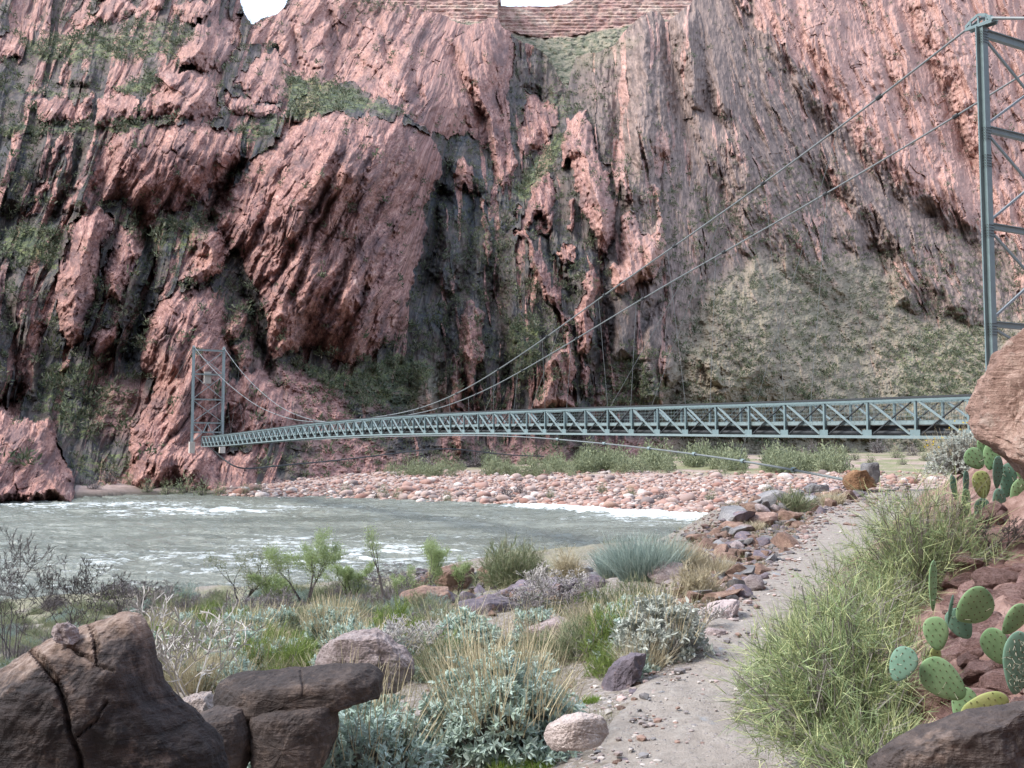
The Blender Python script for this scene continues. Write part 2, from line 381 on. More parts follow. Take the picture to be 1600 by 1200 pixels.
# outcrops: (outline in photograph pixels, how far it stands out in metres, rounding width, pinkness)
OUT = [
    ([(175, 204), (222, 198), (263, 190), (330, 195), (376, 216), (382, 242), (359, 271), (321, 315), (277, 327), (228, 341), (190, 315), (155, 312), (163, 271), (175, 242)], 10, 46, 1),
    ([(96, 204), (114, 207), (99, 242), (76, 292), (58, 335), (38, 344), (52, 303), (70, 268), (82, 233)], 4, 10, 1),
    ([(298, 41), (321, 35), (335, 44), (362, 61), (368, 85), (344, 111), (324, 111), (274, 102), (286, 73)], 15, 30, 1),
    ([(254, 114), (292, 111), (321, 114), (341, 131), (350, 190), (321, 184), (219, 184), (216, 163), (248, 137)], 9, 26, 1),
    ([(149, 152), (204, 143), (222, 158), (216, 187), (163, 201), (146, 195)], 8, 22, 1),
    ([(67, 152), (102, 146), (123, 163), (117, 195), (58, 190), (55, 158)], 6, 20, 1),
    ([(131, 152), (149, 144), (140, 175), (128, 195), (111, 195)], 7, 10, 1),
    ([(268, 9), (309, -4), (335, 17), (303, 38), (274, 29)], 6, 14, 1),
    ([(149, -6), (204, -6), (222, 17), (175, 38), (114, 41), (111, 20), (146, 17)], 6, 14, 1),
    ([(224, -20), (262, -20), (258, 14), (236, 16)], 6, 10, 1),
    ([(87, 128), (108, 87), (108, 117), (96, 134)], 5, 8, 1),
    ([(-20, 50), (35, 58), (35, 85), (-20, 110)], 5, 12, 0.9),
    ([(365, 25), (380, 25), (374, 85), (362, 80)], 4, 7, 1),
    ([(105, 352), (128, 332), (152, 324), (178, 346), (169, 379), (158, 405), (152, 467), (137, 513), (125, 540), (114, 545), (90, 519), (87, 478), (85, 426), (99, 397)], 15, 30, 1),
    ([(185, 350), (213, 354), (222, 394), (204, 432), (187, 472), (163, 467), (158, 423), (172, 392)], 10, 20, 1),
    ([(137, 525), (190, 490), (187, 525), (158, 560), (140, 554)], 6, 14, 0.9),
    ([(95, 560), (112, 556), (108, 578), (90, 582)], 4, 8, 1),
    ([(236, 481), (263, 461), (298, 449), (333, 449), (347, 467), (353, 513), (362, 572), (359, 627), (344, 694), (342, 780), (205, 760), (201, 691), (201, 665), (233, 630), (242, 592), (222, 578), (222, 496)], 11, 40, 1),
    ([(274, 437), (309, 402), (295, 376), (303, 353), (341, 362), (359, 394), (350, 423), (327, 437), (306, 449)], 12, 24, 1),
    ([(330, 330), (370, 284), (400, 242), (450, 200), (480, 182), (520, 172), (570, 180), (640, 190), (672, 208), (692, 242), (690, 275), (676, 300), (668, 340), (662, 384), (650, 425), (638, 492), (618, 528), (580, 560), (548, 574),
      (516, 557), (480, 540), (446, 557), (428, 563), (420, 530), (405, 470), (392, 440), (380, 420), (368, 398), (345, 380), (334, 360)], 25, 95, 1),
    ([(376, 463), (394, 467), (388, 500), (372, 530), (352, 540), (355, 510)], 7, 12, 0.9),
    ([(355, 540), (385, 520), (395, 560), (380, 590)], 5, 12, 0.6),
    ([(375, 110), (405, 85), (430, 75), (450, 105), (452, 150), (430, 165), (400, 160), (360, 135)], 11, 26, 1),
    ([(352, 140), (400, 158), (438, 172), (440, 186), (380, 178), (350, 170)], 7, 14, 1),
    ([(458, 152), (495, 150), (500, 168), (462, 176)], 6, 10, 1),
    ([(385, 70), (400, 38), (450, 5), (480, -40), (700, -40), (760, 20), (800, 35), (808, 90), (792, 150), (800, 215), (808, 250), (800, 290), (785, 310), (765, 240), (735, 205), (700, 215), (670, 203), (600, 158), (540, 128), (500, 150), (450, 112), (430, 72)], 12, 40, 0.86),
    ([(690, 60), (720, 55), (752, 110), (790, 190), (806, 245), (800, 285), (780, 292), (758, 220), (728, 150)], 9, 26, 1),
    ([(560, 30), (600, 20), (640, 60), (660, 130), (640, 160), (590, 120), (560, 90)], 9, 28, 1),
    ([(480, 40), (520, 30), (540, 110), (500, 140), (470, 100)], 7, 24, 1),
    ([(819, 143), (837, 152), (863, 152), (875, 169), (866, 204), (845, 230), (819, 245), (809, 228), (816, 187)], 16, 24, 1),
    ([(898, 172), (921, 175), (926, 210), (938, 248), (957, 292), (961, 341), (960, 362), (948, 402), (928, 372), (915, 335), (900, 300), (895, 270), (889, 250), (880, 266), (872, 268), (877, 215), (888, 195)], 26, 24, 1),
    ([(838, 280), (851, 262), (866, 272), (872, 300), (866, 325), (850, 352), (842, 367), (838, 342), (826, 360), (816, 352), (824, 310)], 15, 14, 1),
    ([(800, 330), (812, 316), (816, 330), (806, 346)], 6, 8, 1),
    ([(888, 305), (898, 308), (897, 345), (893, 363), (884, 360), (887, 330)], 9, 6, 1),
    ([(863, 326), (870, 338), (854, 369), (842, 366), (851, 344)], 8, 8, 1),
    ([(870, 395), (882, 380), (900, 392), (900, 412), (880, 412), (870, 406)], 8, 10, 0.9),
    ([(985, 317), (1000, 352), (1018, 367), (1026, 332), (1037, 335), (1039, 373), (1035, 417), (1018, 440), (985, 452), (971, 460), (953, 446), (950, 408), (968, 411), (974, 344)], 20, 20, 1),
    ([(966, 262), (978, 262), (988, 290), (990, 318), (976, 312), (970, 285)], 9, 8, 1),
    ([(1018, 290), (1028, 285), (1034, 335), (1024, 338)], 8, 7, 1),
    ([(1033, 145), (1041, 150), (1046, 235), (1040, 250), (1034, 200)], 4, 5, 0.9),
    ([(800, 355), (825, 361), (834, 382), (851, 414), (863, 443), (875, 458), (873, 481), (889, 498), (899, 525), (902, 563), (899, 592), (892, 621), (905, 640), (834, 640), (836, 625), (851, 589), (848, 566), (863, 542), (880, 533), (883, 516), (869, 487), (854, 469), (843, 440), (828, 417), (822, 385), (805, 367)], 13, 13, 1),
    ([(918, 420), (933, 423), (943, 449), (930, 466), (924, 504), (930, 542), (918, 557), (904, 551), (900, 522), (897, 501), (904, 472), (910, 443)], 13, 14, 0.95),
    ([(913, 563), (924, 577), (921, 615), (907, 623), (906, 586)], 7, 8, 0.95),
    ([(729, 467), (738, 470), (756, 493), (756, 533), (759, 557), (746, 577), (740, 612), (729, 612), (714, 551), (716, 522), (717, 501)], 14, 16, 0.95),
    ([(705, 550), (720, 556), (727, 583), (724, 615), (728, 640), (705, 645), (703, 592)], 11, 11, 1),
    ([(749, 300), (761, 306), (765, 358), (771, 396), (767, 419), (758, 396), (752, 344)], 6, 8, 0.9),
    ([(745, 596), (755, 606), (754, 645), (746, 640)], 5, 6, 1),
    ([(706, 640), (740, 640), (734, 690), (720, 715), (706, 690)], 6, 10, 1),
    ([(1090, 560), (1112, 560), (1127, 570), (1133, 606), (1117, 602), (1100, 588)], 7, 10, 1),
    ([(1044, 522), (1051, 548), (1062, 580), (1056, 604), (1038, 606), (1034, 570)], 8, 10, 0.85),
    ([(920, 690), (935, 700), (945, 735), (928, 735)], 5, 8, 1),
    ([(1180, 398), (1110, 480), (1060, 600), (1050, 680), (1380, 690), (1340, 560), (1270, 460)], 22, 110, 0.05),
    # schist ribs
    ([(668, 318), (690, 296), (712, 330), (722, 400), (724, 450), (700, 470), (672, 420)], 9, 22, 0),
    ([(700, 215), (735, 205), (760, 245), (780, 300), (770, 320), (740, 300), (712, 290), (696, 250)], 12, 26, 0.12),
    ([(806, 92), (830, 85), (855, 95), (884, 146), (870, 165), (840, 150), (812, 140)], 12, 18, 0),
    ([(640, 560), (690, 545), (700, 600), (690, 660), (640, 650)], 8, 24, 0.1),
    ([(1000, 495), (1030, 505), (1052, 560), (1046, 640), (1000, 640), (985, 560)], 9, 24, 0.25),
    ([(960, 470), (990, 460), (1005, 500), (990, 560), (950, 560)], 7, 20, 0.05),
    ([(1385, 420), (1420, 410), (1445, 440), (1440, 490), (1395, 480)], 12, 20, 0.3),
    ([(1445, 430), (1500, 430), (1545, 470), (1540, 510), (1470, 495)], 10, 22, 0.1),
    ([(1300, 310), (1350, 320), (1372, 370), (1340, 400), (1300, 370)], 9, 24, 0.2),
    ([(965, 70), (1000, 28), (1020, 18), (1036, 40), (1042, 90), (1060, 150), (1050, 240), (1010, 270), (975, 240), (950, 150), (940, 100)], 14, 40, 0.10),
    ([(1050, 30), (1085, 8), (1100, 40), (1105, 120), (1100, 180), (1075, 160), (1056, 100)], 16, 26, 0.15),
    ([(20, 215), (90, 215), (80, 250), (40, 330), (0, 340), (-30, 260)], 6, 24, 0),
    ([(118, 215), (160, 220), (150, 300), (150, 330), (90, 335), (110, 260)], 6, 22, 0),
    ([(110, 80), (148, 70), (150, 120), (138, 140), (108, 138)], 7, 12, 0.05),
    ([(-40, 420), (40, 430), (70, 500), (60, 620), (-40, 640)], 8, 34, 0),
    ([(-20, 640), (18, 632), (24, 655), (78, 655), (95, 690), (99, 715), (113, 742), (122, 772), (124, 800), (-120, 810), (-120, 640)], 22, 34, 1),
    ([(200, 697), (330, 697), (345, 705), (400, 700), (402, 760), (380, 800), (210, 800), (196, 730)], 5, 18, 0.95),
    ([(352, 600), (400, 575), (450, 610), (480, 650), (440, 690), (360, 690)], 6, 26, 0.7),
    ([(1250, 700), (1320, 715), (1340, 745), (1200, 735), (1190, 705)], 2, 14, 0.9),
]
# crests (+) and gullies (-): (line in photograph pixels, metres, half width)
LINES = [([(1060, 10), (1110, 120), (1160, 240), (1230, 360), (1330, 470)], 15, 60), ([(1088, 30), (1100, 110), (1108, 170), (1150, 215)], -16, 20), ([(1145, -10), (1210, 95), (1275, 185), (1340, 260), (1440, 340), (1540, 400)], -5, 30),
         ([(1200, -60), (1300, 130), (1400, 250), (1500, 330)], 12, 60), ([(1410, -20), (1440, 80), (1480, 150), (1530, 300)], -10, 26), ([(1440, -40), (1500, 100), (1560, 260)], 12, 40), ([(1230, -40), (1250, 60), (1330, 190)], -9, 24), ([(1330, -40), (1380, 90), (1420, 200)], -9, 26),
         ([(1000, 25), (1010, 140), (1000, 260), (985, 330)], 14, 40), ([(965, 90), (968, 200), (955, 300)], -11, 18), ([(935, 110), (945, 240), (975, 300)], 8, 22), ([(1055, 40), (1060, 140), (1080, 260), (1110, 380)], -10, 24), ([(1150, 130), (1190, 260), (1240, 350)], -8, 20), ([(1250, 250), (1330, 340), (1400, 430)], -9, 26), ([(1300, 240), (1400, 370), (1480, 470)], 10, 36),
         ([(1120, 260), (1140, 360), (1100, 450), (1060, 560)], -9, 26), ([(820, 90), (850, 170), (835, 260), (800, 330), (780, 420), (760, 520)], -16, 30), ([(692, 285), (682, 330), (676, 400), (660, 470)], -22, 24), ([(382, 245), (345, 300), (322, 348)], -17, 18), ([(225, 345), (240, 420), (215, 520), (195, 590)], -15, 24),
         ([(372, 430), (408, 540), (425, 600)], -11, 14), ([(0, 420), (20, 520), (30, 640)], -11, 26), ([(132, 215), (110, 300), (75, 350)], -9, 16), ([(700, 60), (735, 150), (760, 205)], -13, 14), ([(640, 100), (658, 165)], -11, 12), ([(590, 30), (622, 125)], -9, 12), ([(515, 20), (522, 115)], -11, 13), ([(452, 20), (470, 110)], -9, 12), ([(770, 100), (785, 190), (792, 280)], -8, 10),
         ([(562, 178), (520, 280), (470, 360), (432, 450)], -7, 13), ([(642, 200), (600, 300), (545, 400), (512, 505)], -8, 13), ([(482, 200), (432, 290), (398, 380)], -6, 11), ([(655, 330), (600, 410), (560, 480), (530, 555)], -9, 13), ([(605, 190), (560, 290), (500, 400)], -5, 9), ([(668, 250), (640, 330), (590, 420)], -6, 10), ([(525, 300), (480, 400), (450, 480)], -5, 9),
         ([(860, 260), (845, 340), (870, 420), (905, 480)], -12, 14), ([(960, 350), (940, 420), (945, 500), (935, 600)], -13, 16), ([(1045, 400), (1030, 470), (1000, 520)], -9, 14), ([(700, 470), (695, 560), (690, 640)], -9, 14), ([(775, 430), (785, 520), (800, 620)], -12, 20), ([(740, 310), (735, 400), (715, 470)], -10, 14), ([(300, 120), (250, 150)], -6, 8), ([(240, 190), (236, 150)], -6, 6)]
GRAN_ONLY = [[(1136, -300), (1138, 0), (1163, 44), (1210, 88), (1242, 125), (1271, 175), (1303, 204), (1330, 242), (1372, 285), (1420, 318), (1480, 352), (1540, 390), (1800, 430), (1800, -300)],
             [(1560, 380), (1640, 390), (1640, 470), (1575, 470)]]
# (outline, strength, feather)
VEG = [([(30, 60), (130, 45), (290, 55), (275, 90), (200, 95), (120, 105), (40, 95)], .72, 14), ([(170, 135), (250, 108), (252, 135), (220, 150), (180, 145)], .8, 8),
       ([(0, 132), (60, 135), (150, 150), (140, 160), (60, 150), (0, 150)], .65, 8), ([(440, 112), (530, 130), (600, 160), (655, 184), (560, 172), (500, 180), (455, 192), (445, 150)], .78, 10),
       ([(340, 200), (440, 180), (455, 195), (410, 215), (390, 232), (376, 212)], .68, 8), ([(0, 355), (80, 345), (108, 360), (90, 425), (50, 412), (0, 405)], .78, 14),
       ([(60, 560), (150, 555), (195, 600), (160, 690), (90, 690), (50, 640)], .62, 20), ([(0, 190), (110, 195), (300, 186), (220, 205), (100, 212), (0, 215)], .7, 8),
       ([(640, 300), (700, 440), (640, 500), (560, 580), (700, 640), (860, 640), (900, 560), (860, 470), (800, 350), (760, 300)], .46, 20),
       ([(790, 500), (845, 490), (852, 560), (820, 610), (785, 560)], .74, 14), ([(700, 340), (780, 350), (800, 420), (760, 430)], .58, 14),
       ([(425, 555), (550, 578), (620, 545), (690, 570), (640, 640), (570, 640), (500, 600)], .78, 12), ([(798, 300), (845, 235), (872, 205), (890, 215), (850, 285), (815, 320)], .74, 8),
       ([(800, 360), (860, 400), (930, 440), (1000, 470), (1010, 490), (930, 450), (860, 420)], .62, 8), ([(930, 560), (1000, 540), (1050, 600), (1040, 640), (930, 640)], .62, 16),
       ([(1030, 420), (1110, 440), (1220, 400), (1300, 400), (1420, 360), (1500, 380), (1800, 430), (1800, 700), (1010, 700), (1060, 600)], .40, 30),
       ([(1440, 500), (1560, 500), (1560, 640), (1400, 640), (1380, 540)], .60, 24), ([(930, 230), (1100, 300), (1300, 260), (1330, 400), (1060, 440), (960, 330)], .36, 40),
       ([(860, 130), (890, 150), (900, 180), (870, 190), (850, 150)], .6, 10), ([(190, 310), (230, 345), (330, 320), (360, 330), (300, 400), (230, 395), (180, 350)], .62, 12),
       ([(110, 700), (210, 700), (200, 770), (120, 775)], .6, 12), ([(380, 300), (420, 270), (380, 240), (345, 320)], .3, 10), ([(310, 430), (420, 470), (410, 560), (360, 570), (345, 480)], .5, 14),
       ([(540, 650), (640, 690), (560, 700)], .7, 12), ([(850, 60), (1000, 60), (960, 100), (900, 100)], .4, 10), ([(520, -30), (650, -10), (640, 20), (560, 20)], .5, 14),
       ([(200, 20), (300, 40), (330, 60), (280, 70), (180, 60)], .6, 10), ([(160, 440), (230, 450), (230, 560), (190, 560)], .5, 14)]
SCREE = [([(430, 572), (520, 600), (545, 640), (575, 690), (650, 745), (470, 760), (500, 690), (450, 620)], .95, 10), ([(800, 685), (870, 700), (930, 735), (930, 760), (800, 750), (780, 700)], .8, 14),
         ([(935, 688), (1060, 690), (1040, 730), (950, 740)], .9, 12), ([(150, 600), (215, 590), (235, 630), (200, 680), (160, 690)], .55, 12), ([(395, 560), (440, 590), (480, 640), (520, 700), (440, 690), (400, 620)], .5, 14)]
TALUS = [([(1000, 650), (1060, 530), (1110, 450), (1185, 400), (1290, 410), (1372, 410), (1440, 500), (1560, 505), (1800, 480), (1800, 740), (1000, 740)], .95, 24), ([(430, 575), (560, 590), (640, 600), (700, 650), (760, 700), (980, 680), (1060, 700), (1060, 770), (420, 770), (470, 680)], .9, 14), ([(930, 570), (1010, 545), (1050, 640), (930, 650)], .7, 14)]
TANS = [([(1180, 420), (1110, 500), (1070, 640), (1380, 640), (1320, 540), (1250, 450)], .55, 30), ([(1100, 560), (1180, 590), (1330, 560), (1560, 560), (1800, 560), (1800, 720), (1120, 720)], .62, 40), ([(1080, 440), (1180, 430), (1330, 520), (1250, 560), (1120, 540)], .32, 40),
        ([(640, 560), (700, 580), (700, 650), (620, 650)], .35, 14), ([(1440, 520), (1560, 520), (1560, 600), (1420, 600)], .5, 24), ([(835, 60), (1000, 60), (930, 110), (860, 110)], .4, 12),
        ([(540, 575), (620, 560), (640, 620), (570, 640)], .35, 14)]


def tps(pts, X, Y):
    P = np.array(pts, float); n = len(P); s = 100.0
    def U(r2): return np.where(r2 > 1e-9, r2 * np.log(r2 + 1e-12), 0)
    xy = P[:, :2] / s
    r2 = ((xy[:, None] - xy[None]) ** 2).sum(-1)
    K = np.zeros((n + 3, n + 3)); K[:n, :n] = U(r2) + np.eye(n) * 0.4
    K[:n, n] = 1; K[:n, n + 1:] = xy; K[n, :n] = 1; K[n + 1:, :n] = xy.T
    w = np.linalg.solve(K, np.concatenate([P[:, 2], [0, 0, 0]]))
    out = np.full(X.shape, w[n]) + w[n + 1] * X / s + w[n + 2] * Y / s
    for k in range(n):
        out += w[k] * U((X / s - xy[k, 0]) ** 2 + (Y / s - xy[k, 1]) ** 2)
    return out


def paint(mask, X, Y, items):
    for poly, s, f in items:
        P = np.array(poly)
        sel = (X > P[:, 0].min() - f) & (X < P[:, 0].max() + f) & (Y > P[:, 1].min() - f) & (Y < P[:, 1].max() + f)
        mask[sel] = np.maximum(mask[sel], s * sstep(-f, f, poly_sd(X[sel], Y[sel], poly)))


def build_wall():
    step = 1.4
    xs = np.arange(-130, 1740, step); ys = np.arange(-150, 806, step)
    X, Y = np.meshgrid(xs, ys)
    cx = np.arange(-140, 1760, 12.0); cy = np.arange(-160, 820, 12.0)
    CX, CY = np.meshgrid(cx, cy); Dc = tps(BASE, CX, CY)
    fx = (X - cx[0]) / 12; fy = (Y - cy[0]) / 12
    ix = fx.astype(int); iy = fy.astype(int); fx -= ix; fy -= iy
    D = (Dc[iy, ix] * (1 - fx) + Dc[iy, ix + 1] * fx) * (1 - fy) + (Dc[iy + 1, ix] * (1 - fx) + Dc[iy + 1, ix + 1] * fx) * fy
    # outlines get ragged along the grain of the rock
    WX = X + 5 * fbm2(X / 26, Y / 34, 4, 3) + 1.5 * pn2(X / 5, Y / 7, 9)
    WY = Y + 7 * fbm2(X / 24, Y / 40, 4, 8) + 2 * pn2(X / 6, Y / 7, 19)
    G = 0.06 + 0.0 * X
    lift = np.zeros_like(X)
    for poly, r, w, g in OUT:
        P = np.array(poly)
        sel = (WX > P[:, 0].min()) & (WX < P[:, 0].max()) & (WY > P[:, 1].min()) & (WY < P[:, 1].max())
        sd = poly_sd(WX[sel], WY[sel], poly)
        t = np.clip(sd / w, 0, 1)
        h = r * (0.30 * np.sqrt(1 - (1 - t) ** 2) + 0.70 * t)
        lift[sel] += h * 1.0
        G[sel] = np.where(sd > 5 * pn2(WX[sel] / 9, WY[sel] / 22, 85) + 2, g, G[sel])
    for line, r, w in LINES:
        P = np.array(line, float)
        sel = (WX > P[:, 0].min() - w) & (WX < P[:, 0].max() + w) & (WY > P[:, 1].min() - w) & (WY < P[:, 1].max() + w)
        dm = np.full(int(sel.sum()), 1e9); tt_ = np.zeros_like(dm); xx, yy = WX[sel], WY[sel]
        for k in range(len(P) - 1):
            ex, ey = P[k + 1] - P[k]; t = np.clip(((xx - P[k, 0]) * ex + (yy - P[k, 1]) * ey) / (ex * ex + ey * ey), 0, 1)
            d = np.hypot(xx - P[k, 0] - t * ex, yy - P[k, 1] - t * ey); tt_ = np.where(d < dm, (k + t) / (len(P) - 1), tt_); dm = np.minimum(dm, d)
        lift[sel] += (r if r > 0 else .8 * r) * np.clip(1 - dm / w, 0, 1) * np.clip(6 * np.minimum(tt_, 1 - tt_) + .25, 0, 1)
    for poly in GRAN_ONLY:
        P = np.array(poly)
        sel = (WX > P[:, 0].min()) & (WX < P[:, 0].max()) & (WY > P[:, 1].min()) & (WY < P[:, 1].max())
        sd = poly_sd(WX[sel], WY[sel], poly)
        G[sel] = np.maximum(G[sel], 0.93 * sstep(-4, 46, sd + 14 * fbm2(X[sel] / 16, Y[sel] / 50, 3, 83))); lift[sel] += 5 * np.clip(sd / 60, 0, 1)
    veg = np.zeros_like(X); paint(veg, WX, WY, VEG)
    scr = np.zeros_like(X); paint(scr, WX, WY, SCREE)
    tan = np.zeros_like(X); paint(tan, WX, WY, TANS)
    # grain of the rock: leaning right on the left side, upright in the middle, leaning left on the right wall
    wl = 1 - sstep(640, 720, X + 0.15 * (Y - 300)); wr = sstep(1040, 1180, X); wm = np.clip(1 - wl - wr, 0, 1)
    qx = X + 9 * pn2(X / 90, Y / 130, 31) + 3 * pn2(X / 30, Y / 40, 35); qy = Y + 14 * pn2(X / 90, Y / 120, 41) + 6 * pn2(X / 25, Y / 40, 45)
    dg = np.zeros_like(X); ds = np.zeros_like(X); GA = np.zeros_like(X); GB = np.zeros_like(X); vein = np.zeros_like(X)
    for w, ang, k in ((wl, 27, 1.0), (wm, -7, 0.88), (wr, -17, 0.66)):
        ca, sa = math.cos(R(ang)), math.sin(R(ang))
        a = (qx * ca + qy * sa) / k; b = (-qx * sa + qy * ca) / k
        GA += w * a; GB += w * b
        f2, e2 = facets(a / 15, b / 44, 5)
        g = 6.5 * crags(a / 58, b / 210, 1) + 3.6 * crags(a / 22, b / 74, 3) + 1.45 * crags(a / 10, b / 24, 5) + 0.6 * crags(a / 4.4, b / 8.5, 7) + 0.5 * f2
        g -= sstep(0.0, 0.4, pn2(a / 60, b / 60, 77)) * 0.9 * np.exp(-(e2 / 0.07) ** 2)
        fa = .55 if ang > -10 else 1.15; a2 = (qx * math.cos(R(ang * fa)) + qy * math.sin(R(ang * fa))) / k; eb = 1.0 if ang > -10 else .68
        c = 5.5 * crags(a2 / 50, b / (210 * eb), 11) + 2.8 * crags(a2 / 19, b / (72 * eb), 13) + 1.1 * crags(a2 / 8, b / (22 * eb), 15) + 0.42 * crags(a2 / 3.8, b / (8 * eb), 17)
        vn = ridge2(a2 / 40, b / 420, 3, 81)
        dg += w * g; ds += w * c; vein += w * vn
    G = G + 0.22 * fbm2(GA / 16, GB / 70, 4, 51) * (G > 0) + 0.55 * sstep(np.where(X < 640, .86, 1.08), np.where(X < 640, 1.15, 1.32), vein) * (G < 0.5) * (1 - 0.2 * sstep(930, 1080, X))
    tal = np.zeros_like(X); paint(tal, WX, WY, TALUS); G = np.where(tal > .5, np.minimum(G, .12 + .6 * sstep(1.15, 1.4, vein)), G)
    tan = np.maximum(tan, tal * (.68 + .25 * fbm2(X / 30, Y / 18, 3, 88)) * sstep(1000, 1080, X)); scr = np.maximum(scr, tal * .55 * sstep(1010, 960, X) * sstep(-.35, .3, fbm2(X / 40, Y / 30, 3, 87)))
    veg = np.maximum(veg, 0.40 * (G < .5) * (1 - sstep(900, 1000, X)) + .22 * (G >= .5) * 0)
    soft = np.clip(np.maximum(np.maximum(np.maximum((veg - .3) * 0.9, scr), tan), tal), 0, 1)
    gm = sstep(0.3, 0.7, G)
    rough = (gm * dg + (1 - gm) * ds) * (1 - 0.86 * soft)
    rough += soft * (1.6 * fbm2(X / 22, Y / 16, 4, 61) + 0.5 * pn2(X / 3, Y / 2.5, 63))
    D = D - lift - rough * np.clip(D / 210, 0.8, 1.5) * (1 - 0.2 * wr)
    # skyline: the rows above it run back over the top
    sk = np.interp(xs, [p[0] for p in SKYLINE], [p[1] for p in SKYLINE])
    sk = sk + 2.6 * fbm2(xs / 14, xs * 0 + 3.3, 4, 71)
    over = np.clip(sk[None] - Y, 0, 400)
    Ye = np.maximum(Y, sk[None])
    D = D + over * 1.6
    rx, rz = ray(X, Ye)
    V = np.stack([rx * D, D, EYE + rz * D - over * 0.25], -1).reshape(-1, 3)
    F = grid_faces(*X.shape)
    keep = (over < 60).reshape(-1)
    F = F[keep[F].all(1)]
    me = mesh_np("canyon_wall", V, [F[:, ::-1]], mat_cliff())
    pale = np.maximum(sstep(880, 1060, X + 0.25 * (400 - Y)) * sstep(700, 560, Y) * 0.95, sstep(260, 60, Y) * 0.35)  # where haze and brighter light are painted as paler rock
    set_attr(me, "rock", np.stack([G.ravel(), veg.ravel(), scr.ravel()], -1))
    set_attr(me, "rock2", np.stack([tan.ravel(), pale.ravel(), 0 * G.ravel()], -1))
    set_attr(me, "grain", np.stack([GA.ravel() / 12, GB.ravel() / 12, 0 * G.ravel()], -1))
    o = link("canyon_wall", me); tag(o, kind="structure")
    o["label"] = "steep canyon wall of pink granite and dark schist across the river"
    return X, Ye, V.reshape(*X.shape, 3), veg, over


WALL = build_wall()


def build_near_wall():
    """the canyon wall that rises behind the trail, on this side of the river"""
    xs = np.linspace(-620, 620, 260); ts = np.linspace(0, 1, 110)
    X, T = np.meshgrid(xs, ts)
    Y = -26 - 120 * T - 0.00012 * X ** 2 + 9 * crags(X / 60, T * 6, 2) + 3 * crags(X / 18, T * 16, 4) + 14 * pn2(X / 120, T * 2, 7)
    Z = -1 + 265 * T ** .93 + 10 * pn2(X / 90, T * 3, 9) * T
    me = mesh_np("canyon_wall_behind", np.stack([X, Y, Z], -1).reshape(-1, 3), [grid_faces(*X.shape)[:, ::-1]], bpy.data.materials["canyon_rock"])
    o = .5 + .6 * pn2(X / 60, T * 5, 3); z = np.zeros(X.size)
    set_attr(me, "rock", np.stack([o.ravel(), .3 + z, z], -1)); set_attr(me, "rock2", np.stack([z, z, z], -1)); set_attr(me, "grain", np.stack([X.ravel() / 3, Z.ravel() / 3, z], -1))
    o = tag(link("canyon_wall", me), kind="structure"); o["label"] = "canyon wall rising behind the trail"


build_near_wall()


def build_mesa():
    """the far banded rim cliff above the gully with its grassy apron"""
    m, nt, b = nodemat("rim_rock", 0.95, 0.1); N = NT(nt)
    P = N.pos((0.25, 0.25, 1)); a = N.attr("rock")
    st = N.noise(P, 0.16, 7, 0.75); f = N.noise(N.pos(), 0.35, 5)
    c = N.ramp(st, [(0.32, (0.20, 0.115, 0.10)), (0.45, (0.36, 0.215, 0.185)), (0.55, (0.48, 0.32, 0.26)), (0.66, (0.64, 0.52, 0.42)), (0.78, (0.40, 0.25, 0.21))])
    c = N.mix(N.ramp(f, [(0.35, 0.5), (0.55, 0.0)]), c, (0.17, 0.09, 0.08))
    g = N.mix(N.ramp(N.noise(N.pos(), 0.22, 6, 0.75), [(0.42, 0.0), (0.6, 1.0)]), (0.10, 0.11, 0.075), (0.27, 0.235, 0.175))
    c = N.mix(a[1], c, g)
    N.l(c, b.inputs["Base Color"]); N.bump(st, 0.6, 2.0, b)
    xs = np.arange(560, 1190, 1.6); ys = np.arange(-60, 172, 1.3)
    X, Y = np.meshgrid(xs, ys)
    top = np.interp(xs, [560, 640, 662, 690, 776, 779, 784, 800, 830, 860, 885, 900, 1190], [2, -20, -34, -40, -40, -30, 9, 10, 9, 10, 5, -2, -40]) + 1.2 * pn2(xs / 9, xs * 0, 3)
    foot = np.interp(xs, [560, 640, 690, 720, 776, 782, 800, 830, 850, 900, 940, 1000, 1060, 1190], [30, 10, 24, 33, 32, 44, 50, 57, 58, 55, 46, 34, 26, 10]) + 2 * fbm2(xs / 20, xs * 0, 3, 5)
    D = np.where(X < 779, 520.0, 600.0) + 0.10 * (X - 800)
    down = np.clip(Y - foot[None], 0, None)                    # apron comes forward as it descends
    D = D - down * 0.8
    up = np.clip(foot[None] - Y, 0, None)
    layer = np.round((60 - Y) / 5.5 + 0.3 * pn2(X / 110, Y / 70, 5))
    D = D + np.where(down > 0, 0, layer * 2.2 + -7 * crags(X / 60 + 1.2 * pn2(X / 90, Y / 90, 6), Y / 300, 12, .6) + 1.2 * fbm2(X / 14, Y / 12, 4, 4) - 6)
    D = D + np.where(down > 0, 3 * fbm2(X / 14, Y / 9, 4, 14), 0)
    over = np.clip(top[None] - Y, 0, 300); D = D + over * 3
    rx, rz = ray(X, np.maximum(Y, top[None]))
    V = np.stack([rx * D, D, EYE + rz * D - over * .4], -1).reshape(-1, 3)
    F = grid_faces(*X.shape); keep = (over < 40).ravel(); F = F[keep[F].all(1)]
    me = mesh_np("rim_cliff", V, [F[:, ::-1]], m)
    z = sstep(-1, 4, down + 2 * fbm2(X / 12, Y / 12, 3, 8)).ravel()
    set_attr(me, "rock", np.stack([0 * z, z, 0 * z], -1))
    o = tag(link("rim_cliff", me), kind="structure"); o["label"] = "far banded red rim cliff with grassy apron at the skyline"


build_mesa()

# ------------------------------------------------------------------ ground, path, river
WATER_Z = -5.05
